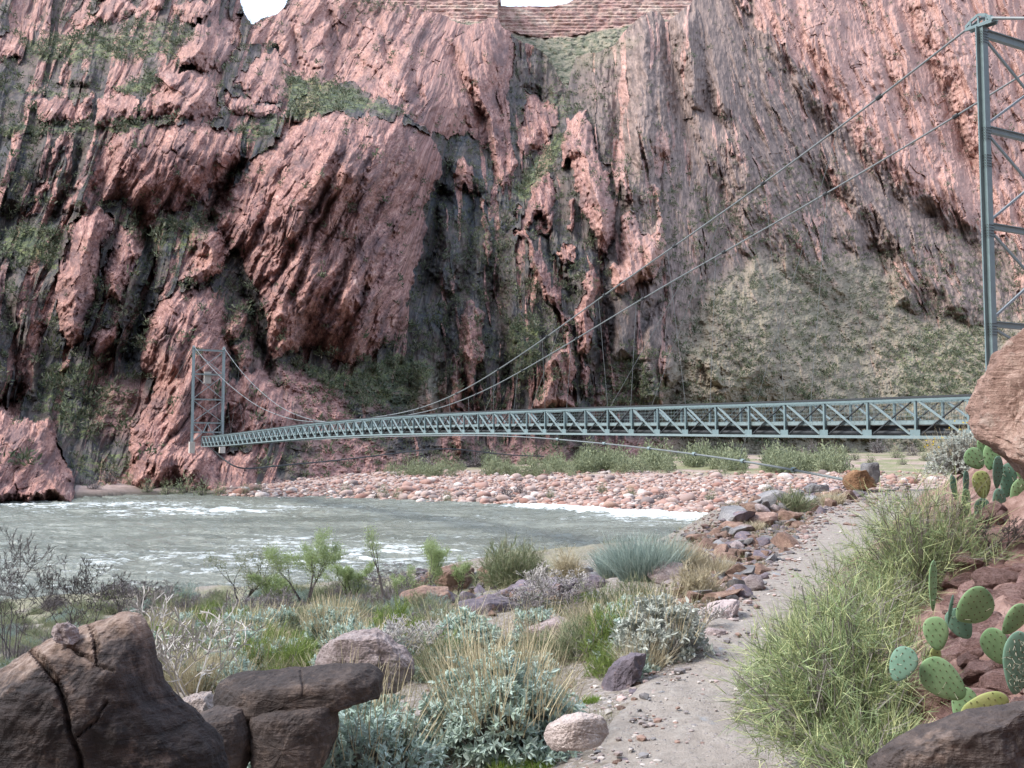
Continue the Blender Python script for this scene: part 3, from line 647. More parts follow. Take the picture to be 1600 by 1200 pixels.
# path edges as (photograph row, left column, right column) on level ground
_pe = [(1500, 830, 1230), (1300, 900, 1215), (1200, 945, 1205), (1120, 985, 1205), (1050, 1035, 1205), (1000, 1075, 1210), (950, 1130, 1240), (900, 1195, 1300), (850, 1245, 1355), (800, 1292, 1405), (770, 1322, 1430), (755, 1335, 1445)]
PY_, PL_, PR_ = [], [], []
for _py, _a, _b in _pe:
    _rx, _rz = ray(_a, _py); _Y = -EYE / _rz
    PY_.append(_Y); PL_.append(_rx * _Y); PR_.append(ray(_b, _py)[0] * _Y)
PY_ = [-400, 0.0] + PY_ + [80, 900]; PL_ = [-80, -0.35] + PL_ + [PL_[-1] + 14, 300]; PR_ = [-79, 0.85] + PR_ + [PR_[-1] + 15, 301]
NEAR = [(-200, 60), (-60, 46), (-22, 43), (-11, 39), (-5, 37), (2, 35), (8, 42), (15, 50), (22, 57), (40, 56), (70, 50), (200, 30)]
FAR = [(-200, 80), (-100, 95), (-62, 112), (-53, 137), (-44, 138), (-37, 134), (-16.2, 126), (0, 116), (10, 104), (20.5, 96), (27, 92), (40, 85), (60, 78), (200, 60)]


def ground(x, y):
    x = np.asarray(x, float); y = np.asarray(y, float)
    xl = np.interp(y, PY_, PL_); xr = np.interp(y, PY_, PR_)
    L = np.clip(xl - x, 0, None); Rr = np.clip(x - xr, 0, None)
    L0 = L; L = np.clip(L - (0.065 * y + 0.35) * sstep(8, 14, y) * (y < 60), 0, None)
    z = -0.108 * L - 0.9 * sstep(0.2, 2.6, L) * sstep(11, 24, y) - 0.06 * sstep(0.0, 0.5, L0)
    z = z + 1.0 * np.exp(-(((x - 1.0) / 4.5) ** 2 + ((y - 25.5) / 3.2) ** 2)) * 0.6
    steep = 0.62 * np.minimum(Rr, 2.6) + 0.45 * np.clip(Rr - 2.6, 0, 14)
    z = z + steep * (1 - 0.8 * sstep(24, 40, y))
    off = np.clip(L0 + Rr, 0, 1)
    z = z + off * (0.05 * fbm2(x / 0.9, y / 0.9, 4, 90) + 0.12 * fbm2(x / 3.5, y / 3.5, 3, 92)) + 0.012 * fbm2(x / 0.5, y / 0.5, 3, 95)
    k = (Rr > .1) & (y < 20) & (y > 1)
    if k.any():
        xk, yk = np.broadcast_to(x, z.shape)[k], np.broadcast_to(y, z.shape)[k]
        z = np.array(z); z[k] += np.clip(Rr[k] * 1.5 - .15, 0, 1) * (0.18 * crags(xk / .5, yk / .45, 3) + .09 * crags(xk / .19, yk / .19, 5) + .09)
    z = z - 0.10 * np.clip(y - 39.5, 0, None)
    nx = [p[0] for p in NEAR]; fx_ = [p[0] for p in FAR]
    yn = np.interp(x, nx, [p[1] for p in NEAR]) + 1.5 * pn2(x / 5, x * 0 + .5, 3); yf = np.interp(x, fx_, [p[1] for p in FAR]) + 1.2 * pn2(x / 4, x * 0 + 7.5, 5)
    cut = WATER_Z + 0.32 * (yn - y)
    z = np.where(y > yn - 30, np.minimum(z, cut + 0.02 * (yn - y) ** 2 * (y < yn)), z)
    sf = y - yf
    far = WATER_Z + np.minimum(0.22 * sf, 0.45 + 0.036 * sf) + (sf > 0) * (0.25 * fbm2(x / 9, y / 9, 3, 97)) * np.clip(sf / 6, 0, 1)
    far = np.minimum(far, -1.6 + 0.01 * sf)
    return np.maximum(np.maximum(z, far), -9.0)


def gz(x, y): return float(ground(np.array([x]), np.array([y]))[0])


def hit(px, py, dz=0.0, y0=2.0, y1=400.0):
    """where the sight line through a photograph pixel meets the ground"""
    rx, rz = ray(px, py)
    Y = np.geomspace(y0, y1, 1400)
    d = EYE + rz * Y - ground(rx * Y, Y) - dz
    k = np.argmax(d < 0)
    if d[k] >= 0: k = len(Y) - 1
    return Vector((rx * Y[k], Y[k], float(ground(np.array([rx * Y[k]]), np.array([Y[k]]))[0])))


def mat_ground():
    m, nt, b = nodemat("bank_soil", 0.97, 0.1); N = NT(nt)
    P = N.pos(); z = N.attr("zone"); z2 = N.attr("zone2")
    n1 = N.noise(P, 1.3, 6, 0.65); n2 = N.noise(P, 14, 5, 0.7); n3 = N.noise(P, 60, 3, 0.6)
    v = N.n("TexVoronoi"); v.inputs["Scale"].default_value = 26; N.l(P, v.inputs["Vector"])
    soil = N.ramp(n2, [(0.3, (0.10, 0.085, 0.072)), (0.5, (0.185, 0.16, 0.137)), (0.7, (0.28, 0.245, 0.215))])
    soil = N.mix(N.ramp(n1, [(0.45, 0.0), (0.6, 0.6)]), soil, (0.17, 0.145, 0.115))
    grav = N.mix(N.ramp(n3, [(0.4, 0.0), (0.6, 1.0)]), (0.16, 0.155, 0.155), (0.36, 0.31, 0.285))
    soil = N.mix(N.ramp(v.outputs["Color"], [(0.55, 0.0), (0.6, 0.8)]), soil, grav)
    pink = N.ramp(N.noise(P, 5, 6, 0.7), [(0.3, (0.085, 0.052, 0.045)), (0.5, (0.205, 0.128, 0.108)), (0.7, (0.33, 0.23, 0.20))])
    c = N.mix(z[0], soil, pink)
    bar = N.ramp(N.noise(P, 1.1, 6, 0.75), [(0.3, (0.17, 0.125, 0.11)), (0.5, (0.32, 0.24, 0.215)), (0.7, (0.43, 0.345, 0.315))])
    c = N.mix(z[1], c, bar)
    gr = N.ramp(N.noise(P, 2.5, 6, 0.75), [(0.3, (0.085, 0.095, 0.055)), (0.5, (0.17, 0.18, 0.095)), (0.7, (0.30, 0.265, 0.185))])
    c = N.mix(z[2], c, gr)
    wet = N.n("Mix", data_type='RGBA', blend_type='MIX')
    N.l(z2[0], wet.inputs[0]); N.l(c, wet.inputs[6]); wet.inputs[7].default_value = (0.055, 0.05, 0.042, 1)
    N.l(wet.outputs[2], b.inputs["Base Color"])
    N.bump(N.math('ADD', N.math('MULTIPLY', v.outputs["Distance"], -0.5), N.math('ADD', n2, N.math('MULTIPLY', n3, 0.4))), 0.7, 0.02, b)
    return m


def build_ground():
    r = np.geomspace(0.4, 900, 620)
    a = np.concatenate([np.arange(-180, -50, 4.0), np.arange(-50, 50, 0.2), np.arange(50, 180.1, 4.0)])
    A, Rr = np.meshgrid(np.radians(a), r)
    x = Rr * np.sin(A); y = Rr * np.cos(A); z = ground(x, y)
    me = mesh_np("ground", np.stack([x, y, z], -1).reshape(-1, 3), [grid_faces(*x.shape)[:, ::-1]], mat_ground())
    xr = np.interp(y, PY_, PR_); xl = np.interp(y, PY_, PL_)
    yf = np.interp(x, [p[0] for p in FAR], [p[1] for p in FAR]); yn = np.interp(x, [p[0] for p in NEAR], [p[1] for p in NEAR])
    pink = sstep(0.2, 0.7, x - xr + 0.3 * pn2(x * 1.3, y * 1.3, 2)) * (y < 60)
    bar = sstep(-2, 2, y - yf)
    gr = np.maximum(sstep(-0.35, 0.45, fbm2(x / 9, y / 9, 4, 44) + 0.2) * bar * sstep(45, 75, y - yf) * 0.95, 0.55 * sstep(3, 8, xl - x) * (y < yn) * sstep(-.3, .3, pn2(x / 3, y / 3, 12) + 0.1))
    wet = sstep(1.3, 0.1, z - WATER_Z - 0.15 + 0.1 * pn2(x, y, 8))
    set_attr(me, "zone", np.stack([pink.ravel(), bar.ravel(), gr.ravel()], -1)); set_attr(me, "zone2", np.stack([wet.ravel()] * 3, -1))
    tag(link("ground", me), kind="structure")


build_ground()


def mat_path():
    m, nt, b = nodemat("trail_dust", 0.97, 0.08); N = NT(nt)
    P = N.pos(); n1 = N.noise(P, 1.6, 5, 0.6); n2 = N.noise(P, 11, 6, 0.7); n3 = N.noise(P, 90, 3, 0.6)
    c = N.ramp(n2, [(0.28, (0.205, 0.178, 0.155)), (0.5, (0.285, 0.252, 0.224)), (0.72, (0.36, 0.325, 0.295))])
    c = N.mix(N.ramp(n1, [(0.4, 0.0), (0.65, 0.55)]), c, (0.29, 0.25, 0.22))
    v = N.n("TexVoronoi"); v.inputs["Scale"].default_value = 34; v.inputs["Randomness"].default_value = 1; N.l(P, v.inputs["Vector"])
    sel = N.ramp(v.outputs["Color"], [(0.70, 0.0), (0.74, 1.0)]); near = N.ramp(v.outputs["Distance"], [(0.30, 1.0), (0.42, 0.0)])
    c = N.mix(N.math('MULTIPLY', sel, near), c, N.mix(n3, (0.17, 0.165, 0.17), (0.50, 0.43, 0.40)))
    blu = N.ramp(N.noise(N.pos((1, 0.45, 1), (0, 0, 0.5)), 2.3, 4, 0.55), [(0.66, 0.0), (0.70, 0.8)])
    c = N.mix(blu, c, (0.24, 0.26, 0.285))
    N.l(c, b.inputs["Base Color"])
    N.bump(N.math('ADD', n2, N.math('ADD', N.math('MULTIPLY', n3, 0.35), N.math('MULTIPLY', N.math('MULTIPLY', sel, near), 0.5))), 1.0, 0.03, b)
    return m


def build_path():
    Y = np.concatenate([np.linspace(-2, 2.0, 8), np.geomspace(2.1, 46, 420)]); t = np.linspace(-0.12, 1.12, 46)
    T, YY = np.meshgrid(t, Y)
    xl = np.interp(YY, PY_, PL_); xr = np.interp(YY, PY_, PR_)
    X = xl + (xr - xl) * T
    e = np.minimum(T + 0.12, 1.12 - T) + 0.17 * fbm2(X / 0.5, YY / 0.8, 5, 33)
    Z = ground(X, YY) + np.where(e > 0, 0.008 + 0.014 * sstep(0, 0.25, e), -0.05 + 0.3 * np.clip(e, -.1, 0)) + 0.020 * fbm2(X / .45, YY / .6, 5, 7)
    me = mesh_np("path", np.stack([X, YY, Z], -1).reshape(-1, 3), [grid_faces(*X.shape)], mat_path())
    tag(link("path", me), kind="structure")


build_path()


def mat_water():
    m, nt, b = nodemat("silty_river", 0.18, 0.5); N = NT(nt)
    P = N.pos((0.5, 1.0, 1)); PF = N.pos((0.5, 1.0, 1))
    a = N.attr("foam")
    n1 = N.noise(P, 0.9, 6, 0.62, 0.5); n2 = N.noise(P, 3.4, 5, 0.62, 0.3); nb = N.noise(N.pos((0.22, 1, 1)), 0.16, 4)
    c = N.ramp(nb, [(0.35, (0.12, 0.13, 0.106)), (0.65, (0.195, 0.206, 0.172))])
    fo = N.noise(PF, 1.5, 8, 0.7, 0.6); fo2 = N.noise(PF, 6.0, 5, 0.7, 0.4)
    f = N.math('ADD', a[0], N.math('ADD', N.math('MULTIPLY', N.math('SUBTRACT', fo, 0.5), 1.5), N.math('MULTIPLY', N.math('SUBTRACT', fo2, 0.5), 0.7)))
    fm = N.ramp(f, [(0.44, 0.0), (0.80, 0.92)])
    c = N.mix(fm, c, (0.72, 0.76, 0.77)); N.l(c, b.inputs["Base Color"])
    N.l(N.mix(fm, (0.18,) * 3, (0.7,) * 3), b.inputs["Roughness"])
    N.bump(N.math('ADD', n1, N.math('MULTIPLY', n2, 0.5)), 1.0, 0.34, b)
    return m


def build_water():
    y = np.concatenate([np.arange(26, 70, 0.14), np.arange(70, 150, 0.22)]); u = np.linspace(-0.72, 0.62, 900)
    U, Y = np.meshgrid(u, y); X = U * Y * 1.2
    wx = X + 2.0 * fbm2(X / 9, Y / 9, 3, 68); wy = Y + 1.2 * fbm2(X / 7, Y / 7, 3, 69)
    w1 = ridge2(wx / 6.5 + .12 * wy, wy / 3.0, 4, 60); w2 = fbm2(wx / 10, wy / 6, 3, 66); w3 = ridge2(wx / 2.2, wy / 1.3, 3, 62)
    yf = np.interp(X, [p[0] for p in FAR], [p[1] for p in FAR])
    rap = sstep(-4.0, 3.0, X) * np.exp(-((Y - (yf - 4.5 - 0.12 * np.clip(12 - X, 0, 20))) / 3.4) ** 2)
    mid = 0.5 * np.exp(-(((X + 46) / 20) ** 2 + ((Y - 112 - 0.25 * (X + 48)) / 9) ** 2))
    mid = np.maximum(mid, 0.4 * np.exp(-(((X + 28) / 18) ** 2 + ((Y - 104) / 10) ** 2)))
    mid = np.maximum(mid, 0.35 * np.exp(-(((X + 14) / 16) ** 2 + ((Y - 58) / 9) ** 2)))
    mid = np.maximum(mid, 0.7 * np.exp(-(((X - 4.5) / 4) ** 2 + ((Y - 55) / 4) ** 2)))
    act = 0.34 + 0.35 * fbm2(X / 24, Y / 14, 3, 5) + mid
    z = 0.20 * w1 + 0.20 * w2 + 0.05 * w3 + mid * 0.16 * w1 + rap * (0.30 * ridge2(wx / 2.6, wy / 1.6, 4, 63) + 0.1)
    crest = sstep(0.75, 1.55, w1 + 0.25 * w3)
    foam = crest * np.clip(act, 0, 1.2) * 0.85 + rap * 0.85 - 0.06
    V = np.stack([X, Y, WATER_Z + z * 0.95], -1).reshape(-1, 3)
    me = mesh_np("river", V, [grid_faces(*X.shape)], mat_water(), True)
    set_attr(me, "foam", np.stack([np.clip(foam, 0, 1).ravel()] * 3, -1))
    tag(link("river", me), kind="structure")


build_water()

# ------------------------------------------------------------------ stones
_ico = {}


def ico(sub):
    if sub not in _ico:
        import bmesh
        bm = bmesh.new(); bmesh.ops.create_icosphere(bm, subdivisions=sub, radius=1.0)
        V = np.array([v.co[:] for v in bm.verts]); F = np.array([[v.index for v in f.verts] for f in bm.faces]); bm.free()
        _ico[sub] = (V / np.linalg.norm(V, axis=1)[:, None], F)
    return _ico[sub]


def stone(seed, dims=(1, 1, 1), sub=3, planes=9, cut=(0.55, 0.85), noise=0.10, fine=0.03, freq=1.3):
    """a stone: sphere cut by random planes into faces, then worn"""
    r = np.random.default_rng(seed); V, F = ico(sub); V = V.copy()
    for k in range(planes):
        n = r.normal(size=3); n /= np.linalg.norm(n); c = r.uniform(*cut)
        d = V @ n - c
        V -= np.clip(d, 0, None)[:, None] * n * 0.96
    V *= (1 + noise * fbm3(V * freq + seed * 3.1, 4, seed) + fine * fbm3(V * 7 + seed, 3, seed + 3))[:, None]
    return V * np.array(dims), F


def mat_stone(name, c0, c1, c2, scale=6.0, rough=0.92, bump=0.5, bd=0.02, spots=None):
    m, nt, b = nodemat(name, rough, 0.2); N = NT(nt)
    P = N.pos(obj=True); n1 = N.noise(P, scale * 0.3, 5, 0.65); n2 = N.noise(P, scale * 2.2, 6, 0.72)
    c = N.ramp(N.math('ADD', N.math('MULTIPLY', n1, 0.6), N.math('MULTIPLY', n2, 0.4)), [(0.34, c0), (0.5, c1), (0.66, c2)])
    if spots: c = N.mix(N.ramp(N.noise(P, scale * 0.8, 5, 0.75), [(0.56, 0.0), (0.64, 0.8)]), c, spots)
    bd_ = N.noise(N.pos((1.2, 1.2, 9.0), (0, 0.12, 0.3), True), scale * .55, 5, 0.7, 0.4)
    c = N.mix(N.ramp(bd_, [(0.36, 0.55), (0.47, 0.0)]), c, c0); c = N.mix(N.ramp(bd_, [(0.58, 0.0), (0.68, 0.4)]), c, c2)
    oi = N.n("ObjectInfo"); h = N.n("HueSaturation"); N.l(c, h.inputs["Color"])
    N.l(N.math('ADD', N.math('MULTIPLY', oi.outputs["Random"], 0.5), 0.78), h.inputs["Value"])
    N.l(h.outputs[0], b.inputs["Base Color"])
    v = N.n("TexVoronoi"); v.inputs["Scale"].default_value = scale * 5; N.l(P, v.inputs["Vector"])
    N.bump(N.math('ADD', N.math('ADD', n2, N.math('MULTIPLY', bd_, 0.9)), N.math('ADD', N.math('MULTIPLY', N.ramp(v.outputs["Distance"], [(0.0, 0.0), (0.35, 1.0)]), 0.25), N.math('MULTIPLY', N.noise(P, scale * 9, 4, 0.7), 0.35))), bump, bd, b)
    return m


M_PINK = mat_stone("pink_granite", (0.19, 0.15, 0.148), (0.35, 0.285, 0.278), (0.50, 0.44, 0.43), 7.0, 0.92, 0.9, 0.02, spots=(0.24, 0.18, 0.17))
M_SLOPE = mat_stone("reddish_slope_rock", (0.13, 0.075, 0.065), (0.29, 0.175, 0.155), (0.42, 0.29, 0.265), 7.0, 0.95, 1.0, 0.03, spots=(0.15, 0.09, 0.08))
M_RUST = mat_stone("rusty_schist", (0.075, 0.052, 0.045), (0.165, 0.105, 0.082), (0.29, 0.20, 0.155))
M_GREY = mat_stone("grey_schist", (0.085, 0.085, 0.09), (0.17, 0.165, 0.17), (0.29, 0.275, 0.27))
M_PURPLE = mat_stone("purple_schist", (0.075, 0.066, 0.08), (0.145, 0.122, 0.142), (0.23, 0.195, 0.215), spots=(0.25, 0.155, 0.115))
M_DARK = mat_stone("varnished_sandstone", (0.026, 0.022, 0.022), (0.062, 0.048, 0.044), (0.135, 0.102, 0.088), 6.0, 0.75, 1.0, 0.015, spots=(0.17, 0.125, 0.105))
def mat_brown_top():
    # near-black desert varnish, blending with noise to brown towards the upper left
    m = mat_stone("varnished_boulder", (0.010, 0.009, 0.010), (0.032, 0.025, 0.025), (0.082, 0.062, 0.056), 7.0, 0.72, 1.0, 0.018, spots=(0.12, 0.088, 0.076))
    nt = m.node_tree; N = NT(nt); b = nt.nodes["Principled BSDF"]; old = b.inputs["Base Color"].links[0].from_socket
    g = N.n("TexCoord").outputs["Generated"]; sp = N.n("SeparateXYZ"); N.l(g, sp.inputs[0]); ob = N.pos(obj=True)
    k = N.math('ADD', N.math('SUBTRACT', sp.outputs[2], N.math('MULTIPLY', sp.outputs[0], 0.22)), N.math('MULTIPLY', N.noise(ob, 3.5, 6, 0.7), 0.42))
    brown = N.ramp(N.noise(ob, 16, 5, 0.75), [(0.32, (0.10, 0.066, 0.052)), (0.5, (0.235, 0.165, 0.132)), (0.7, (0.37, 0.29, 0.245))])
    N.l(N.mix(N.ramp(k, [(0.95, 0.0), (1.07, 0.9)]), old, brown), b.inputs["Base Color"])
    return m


M_BROWN_TOP = mat_brown_top()
M_BROWN = mat_stone("brown_sandstone", (0.10, 0.062, 0.05), (0.225, 0.145, 0.118), (0.36, 0.26, 0.215), 7.0, 0.92, 0.9, 0.02, spots=(0.30, 0.235, 0.20))
M_TAN = mat_stone("pale_stone", (0.24, 0.19, 0.175), (0.40, 0.335, 0.31), (0.55, 0.48, 0.45), 9.0, 0.92, 1.0, 0.02)
M_ORANGE = mat_stone("orange_sandstone", (0.08, 0.05, 0.035), (0.20, 0.115, 0.065), (0.33, 0.20, 0.115), 4.0)

COBBLE_COLS = [(0.36, 0.225, 0.19), (0.42, 0.32, 0.285), (0.27, 0.145, 0.115), (0.52, 0.455, 0.425), (0.20, 0.165, 0.16), (0.38, 0.255, 0.205), (0.30, 0.22, 0.20)]


def mat_cobble():
    m, nt, b = nodemat("river_cobble", 0.9, 0.2); N = NT(nt)
    a = N.n("Attribute", attribute_name="tint"); n = N.noise(N.pos(), 3.0, 5, 0.7)
    c = N.mix(N.ramp(n, [(0.35, 0.45), (0.6, 0.0)]), a.outputs["Color"], (0.22, 0.16, 0.145)); N.l(c, b.inputs["Base Color"])
    return m


def build_cobbles():
    M = mat_cobble(); r = np.random.default_rng(21)
    shapes = [stone(s, (1, 0.8, 0.62), 2, 5, (0.7, 0.9), 0.12, 0.02) for s in range(6)]
    pts = []
    n = 0
    while n < 10500:
        px = r.uniform(340, 1480); py = r.uniform(736, 812)
        if px > 1340 and py > 760: continue
        h = hit_bar(px, py)
        if h is None: continue
        pts.append(h); n += 1
    P = np.array(pts); size = np.clip(np.exp(r.normal(-1.42, 0.50, len(P))), 0.12, 1.2)
    size[:40] *= 1.25
    app = size / P[:, 1]; order = np.argsort(-app)
    cid = r.choice(len(COBBLE_COLS), len(P), p=[.22, .22, .12, .16, .08, .12, .08])
    # the three hundred that show largest are stones of their own
    meshes = {}
    grp = "cobbles on the boulder bar across the river"
    big = order[:300]
    cnames = ["salmon", "pale pink", "rust red", "whitish", "grey brown", "orange pink", "dull pink"]
    for i in big:
        key = (int(i) % 6, int(cid[i]))
        if key not in meshes:
            V, F = shapes[key[0]]; me = mesh_np("cobble", V, [F], M, True)
            set_attr(me, "tint", np.tile(COBBLE_COLS[key[1]], (len(V), 1))); meshes[key] = me
        o = link("cobble", meshes[key], None, (P[i, 0], P[i, 1], P[i, 2] + size[i] * 0.12))
        o.rotation_euler = (r.uniform(-.3, .3), r.uniform(-.3, .3), r.uniform(0, 6.3)); o.scale = (size[i],) * 3
        tag(o, "rounded %s cobble among many on the bar across the river" % cnames[key[1]], "cobble", cnames[key[1]] + " " + grp)
    rest = order[300:]
    VV, FF, TT = [], [], []; nv = 0
    lows = [stone(s, (1, 0.8, 0.62), 1, 4, (0.7, 0.9), 0.12, 0.0) for s in range(6)]
    for i in rest:
        V, F = lows[i % 6]; a = r.uniform(0, 6.3); c, s_ = math.cos(a), math.sin(a)
        W = V @ np.array([[c, s_, 0], [-s_, c, 0], [0, 0, 1]]) * size[i] + P[i] + np.array([0, 0, size[i] * 0.12])
        VV.append(W); FF.append(F + nv); nv += len(V)
        TT.append(np.tile(np.array(COBBLE_COLS[cid[i]]) * r.uniform(.8, 1.15), (len(V), 1)))
    me = mesh_np("cobbles", np.concatenate(VV), [np.concatenate(FF)], M, True); set_attr(me, "tint", np.concatenate(TT))
    tag(link("cobbles", me), "smaller rounded pink and grey cobbles covering the far bar", "cobbles", None, "stuff")


def hit_bar(px, py, lim=75):
    rx, rz = ray(px, py)
    Y = np.arange(84, 260, 0.5)
    d = EYE + rz * Y - ground(rx * Y, Y)
    k = int(np.argmax(d < 0))
    if d[k] >= 0: return None
    x, y = rx * Y[k], Y[k]
    sf = y - np.interp(x, [p[0] for p in FAR], [p[1] for p in FAR])
    if sf < -1.0 or sf > lim: return None
    if lim == 75 and sf > 40 and random.random() < (sf - 40) / 40: return None
    return (x, y, gz(x, y))


build_cobbles()

# ------------------------------------------------------------------ suspension bridge
BA = np.array([15.816654, 34.463988]); BU = np.array([-0.4836922, 0.8752381]); BN = np.array([-0.8752381, -0.4836922]); PAN = 2.2
BU = BU / np.linalg.norm(BU)


def mat_steel(name, c, rough=0.5):
    m, nt, b = nodemat(name, rough, 0.4); N = NT(nt)
    n = N.noise(N.pos(), 3.5, 6, 0.7)
    N.l(N.mix(N.ramp(n, [(0.4, 0.0), (0.62, 0.55)]), c, tuple(x * 0.72 for x in c)), b.inputs["Base Color"]); N.bump(n, 0.08, 0.01, b)
    return m


M_STEEL = mat_steel("green_grey_paint", (0.175, 0.245, 0.255))
M_STEEL2 = mat_steel("pale_steel_paint", (0.22, 0.285, 0.292))
M_STEEL3 = mat_steel("open_light_steel_paint", (0.32, 0.39, 0.40))  # same paint as the near tower; open light is put into the colour
M_CABLE = mat_steel("cable_steel", (0.20, 0.22, 0.225), 0.45)
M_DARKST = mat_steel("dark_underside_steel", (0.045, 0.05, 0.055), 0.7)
M_PLANK = mat_steel("weathered_deck", (0.17, 0.155, 0.14), 0.9)
M_CONC = mat_stone("footing_concrete", (0.40, 0.36, 0.32), (0.52, 0.48, 0.43), (0.62, 0.58, 0.53), 4)

_kz = [(-3, 1.88), (0, 1.98), (7, 2.19), (15, 2.49), (22, 2.69), (28, 2.72), (34, 2.56), (40, 2.30), (47, 2.06), (54, 1.90), (60, 1.84)]
_kp = np.polyfit([p[0] for p in _kz], [p[1] for p in _kz], 4)
K0, K1 = -2, 57
TH, DK, DW = 1.48, 0.58, 1.5     # truss depth, deck height above the bottom chord, deck width


def bp(k, off, dz):
    """a point on the bridge: panel number, metres left of the left truss, metres above the bottom chord"""
    xy = BA + BU * PAN * k + BN * off
    return Vector((xy[0], xy[1], float(np.polyval(_kp, k)) + dz))


def bridge():
    near_base = bp(-1, -DW / 2, 0)
    root = empty("suspension_bridge", (near_base.x, near_base.y, gz(near_base.x, near_base.y)))
    tag(root, "grey-green steel suspension footbridge spanning the river between two lattice towers", "bridge")
    inv = Matrix.Translation(-root.location)
    def put(mb, name, mat, parent=root, kind=None, label=None):
        o = mb.build(name, mat); o.parent = parent
        if parent is root: o.matrix_parent_inverse = inv
        if kind: o["kind"] = kind
        if label: o["label"] = label
        return o
    upn = (BU[0], BU[1], 0)
    def truss(off, sgn, nsep):
        ch = MB(); tc = MB()
        for k in range(K0, K1):
            a, c = bp(k, off, 0.06), bp(k + 1, off, 0.06); ch.bar(a, c, 0.14, 0.11)
            a, c = bp(k, off, TH - 0.05), bp(k + 1, off, TH - 0.05); tc.bar(a, c, 0.14, 0.09)
        T = put(ch, "truss", M_STEEL2); put(tc, "top_chord", M_STEEL, T)
        v2, d2, c2 = MB(), MB(), MB()
        for k in range(K0, K1 + 1):
            own = k - K0 < nsep
            m = MB() if own else v2
            m.bar(bp(k, off, 0.125), bp(k, off, TH - 0.095), 0.10, 0.08, upn)
            m.bar(bp(k - 0.1, off + sgn * 0.055, 0.20), bp(k + 0.1, off + sgn * 0.055, 0.20), 0.015, 0.26)
            if own: put(m, "truss_post", M_STEEL, T)
            if k < K1:
                m = MB() if own else d2
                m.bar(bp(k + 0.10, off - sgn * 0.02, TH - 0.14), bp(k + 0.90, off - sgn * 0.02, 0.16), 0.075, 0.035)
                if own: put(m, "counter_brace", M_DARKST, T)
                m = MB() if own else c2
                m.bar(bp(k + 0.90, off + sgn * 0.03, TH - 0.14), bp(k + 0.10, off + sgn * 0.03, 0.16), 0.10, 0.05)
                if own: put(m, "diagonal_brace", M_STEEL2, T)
        for m, nm in ((v2, "truss_post"), (d2, "counter_brace"), (c2, "diagonal_brace")):
            if m.n: put(m, nm, M_STEEL, T, "stuff")
        # top rail and wire netting
        t = MB(); w = MB()
        for k in range(K0, K1): t.bar(bp(k, off, TH + 0.04), bp(k + 1, off, TH + 0.04), 0.17, 0.075)
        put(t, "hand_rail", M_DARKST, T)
        o2 = off - sgn * 0.075
        for k in range(K0, K1):
            for j in range(9): w.bar(bp(k + j / 9, o2, DK + 0.02), bp(k + j / 9, o2, TH - 0.02), 0.007, 0.007)
            for j in range(5): w.bar(bp(k, o2, DK + 0.1 + j * 0.17), bp(k + 1, o2, DK + 0.1 + j * 0.17), 0.007, 0.007)
        put(w, "wire_netting", M_STEEL2, T)
        tb = MB()
        for k in range(K0, K1): tb.bar(bp(k, o2 - sgn * 0.02, DK + 0.02), bp(k + 1, o2 - sgn * 0.02, DK + 0.02), 0.03, 0.16)
        put(tb, "toe_board", M_STEEL2, T)
        return T
    truss(0.0, 1, 60); truss(-DW, -1, 39)
    dk = MB()
    for k in range(K0, K1): dk.bar(bp(k, -DW / 2, DK - 0.06), bp(k + 1, -DW / 2, DK - 0.06), DW - 0.2, 0.06)
    D = put(dk, "deck", M_PLANK)
    for k in range(K0, K1 + 1):
        m = MB(); m.bar(bp(k, -0.09, DK - 0.20), bp(k, -DW + 0.09, DK - 0.20), 0.12, 0.20)
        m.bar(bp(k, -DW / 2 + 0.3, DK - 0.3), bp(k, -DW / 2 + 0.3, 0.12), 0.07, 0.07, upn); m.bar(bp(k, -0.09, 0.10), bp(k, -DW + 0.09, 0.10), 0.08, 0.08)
        put(m, "floor_beam", M_DARKST, D)
    for o_ in (-0.45, -1.05):
        m = MB()
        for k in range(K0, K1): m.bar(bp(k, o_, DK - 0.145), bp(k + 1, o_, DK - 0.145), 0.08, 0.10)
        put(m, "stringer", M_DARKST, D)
    m = MB(); m.tube([bp(k, -0.28, 0.22) for k in np.arange(K0, K1, 0.5)], 0.085, 8); put(m, "water_pipe", M_DARKST)

    # ---- towers
    def tower(k, off0, off1, zb0, zt, lev, pw, small):
        pb = MB(); P = []
        for off in (off0, off1):
            xy = BA + BU * PAN * k + BN * off; P.append(xy)
            pb.bar((xy[0], xy[1], zb0), (xy[0], xy[1], zt), pw * .9, pw, upn)
            for s in (-1, 1):     # flange plates standing proud of the web
                q = xy + BN * s * pw * 0.47
                pb.bar((q[0], q[1], zb0), (q[0], q[1], zt - 0.02), pw * 1.08, 0.03, upn)
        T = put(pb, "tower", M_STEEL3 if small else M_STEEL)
        def pt(i, z, d=0.0): return Vector((P[i][0] + BU[0] * d, P[i][1] + BU[1] * d, z))
        Z = [zb0 + (zt - zb0) * f for f in lev]
        bw = pw * (0.55 if not small else 0.8)
        for n, z in enumerate(Z):
            m = MB(); h = bw * (1.35 if n == len(Z) - 1 else 1.0)
            m.bar(pt(0, z), pt(1, z), bw, h)
            m.bar(pt(0, z + h / 2 + .015), pt(1, z + h / 2 + .015), bw * 1.7, 0.03)
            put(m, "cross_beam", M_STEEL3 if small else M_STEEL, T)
        for n in range(len(Z) - 1):
            if n == 0: continue
            for i in (0, 1):
                m = MB(); d = (-1) ** i * pw * 0.12
                m.bar(pt(i, Z[n] + bw * .6, d), pt(1 - i, Z[n + 1] - bw * .6, d), bw * .45, bw * .45)
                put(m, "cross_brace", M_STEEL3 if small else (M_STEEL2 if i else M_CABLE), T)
        # low portal brace
        mid = (pt(0, 0) + pt(1, 0)) / 2
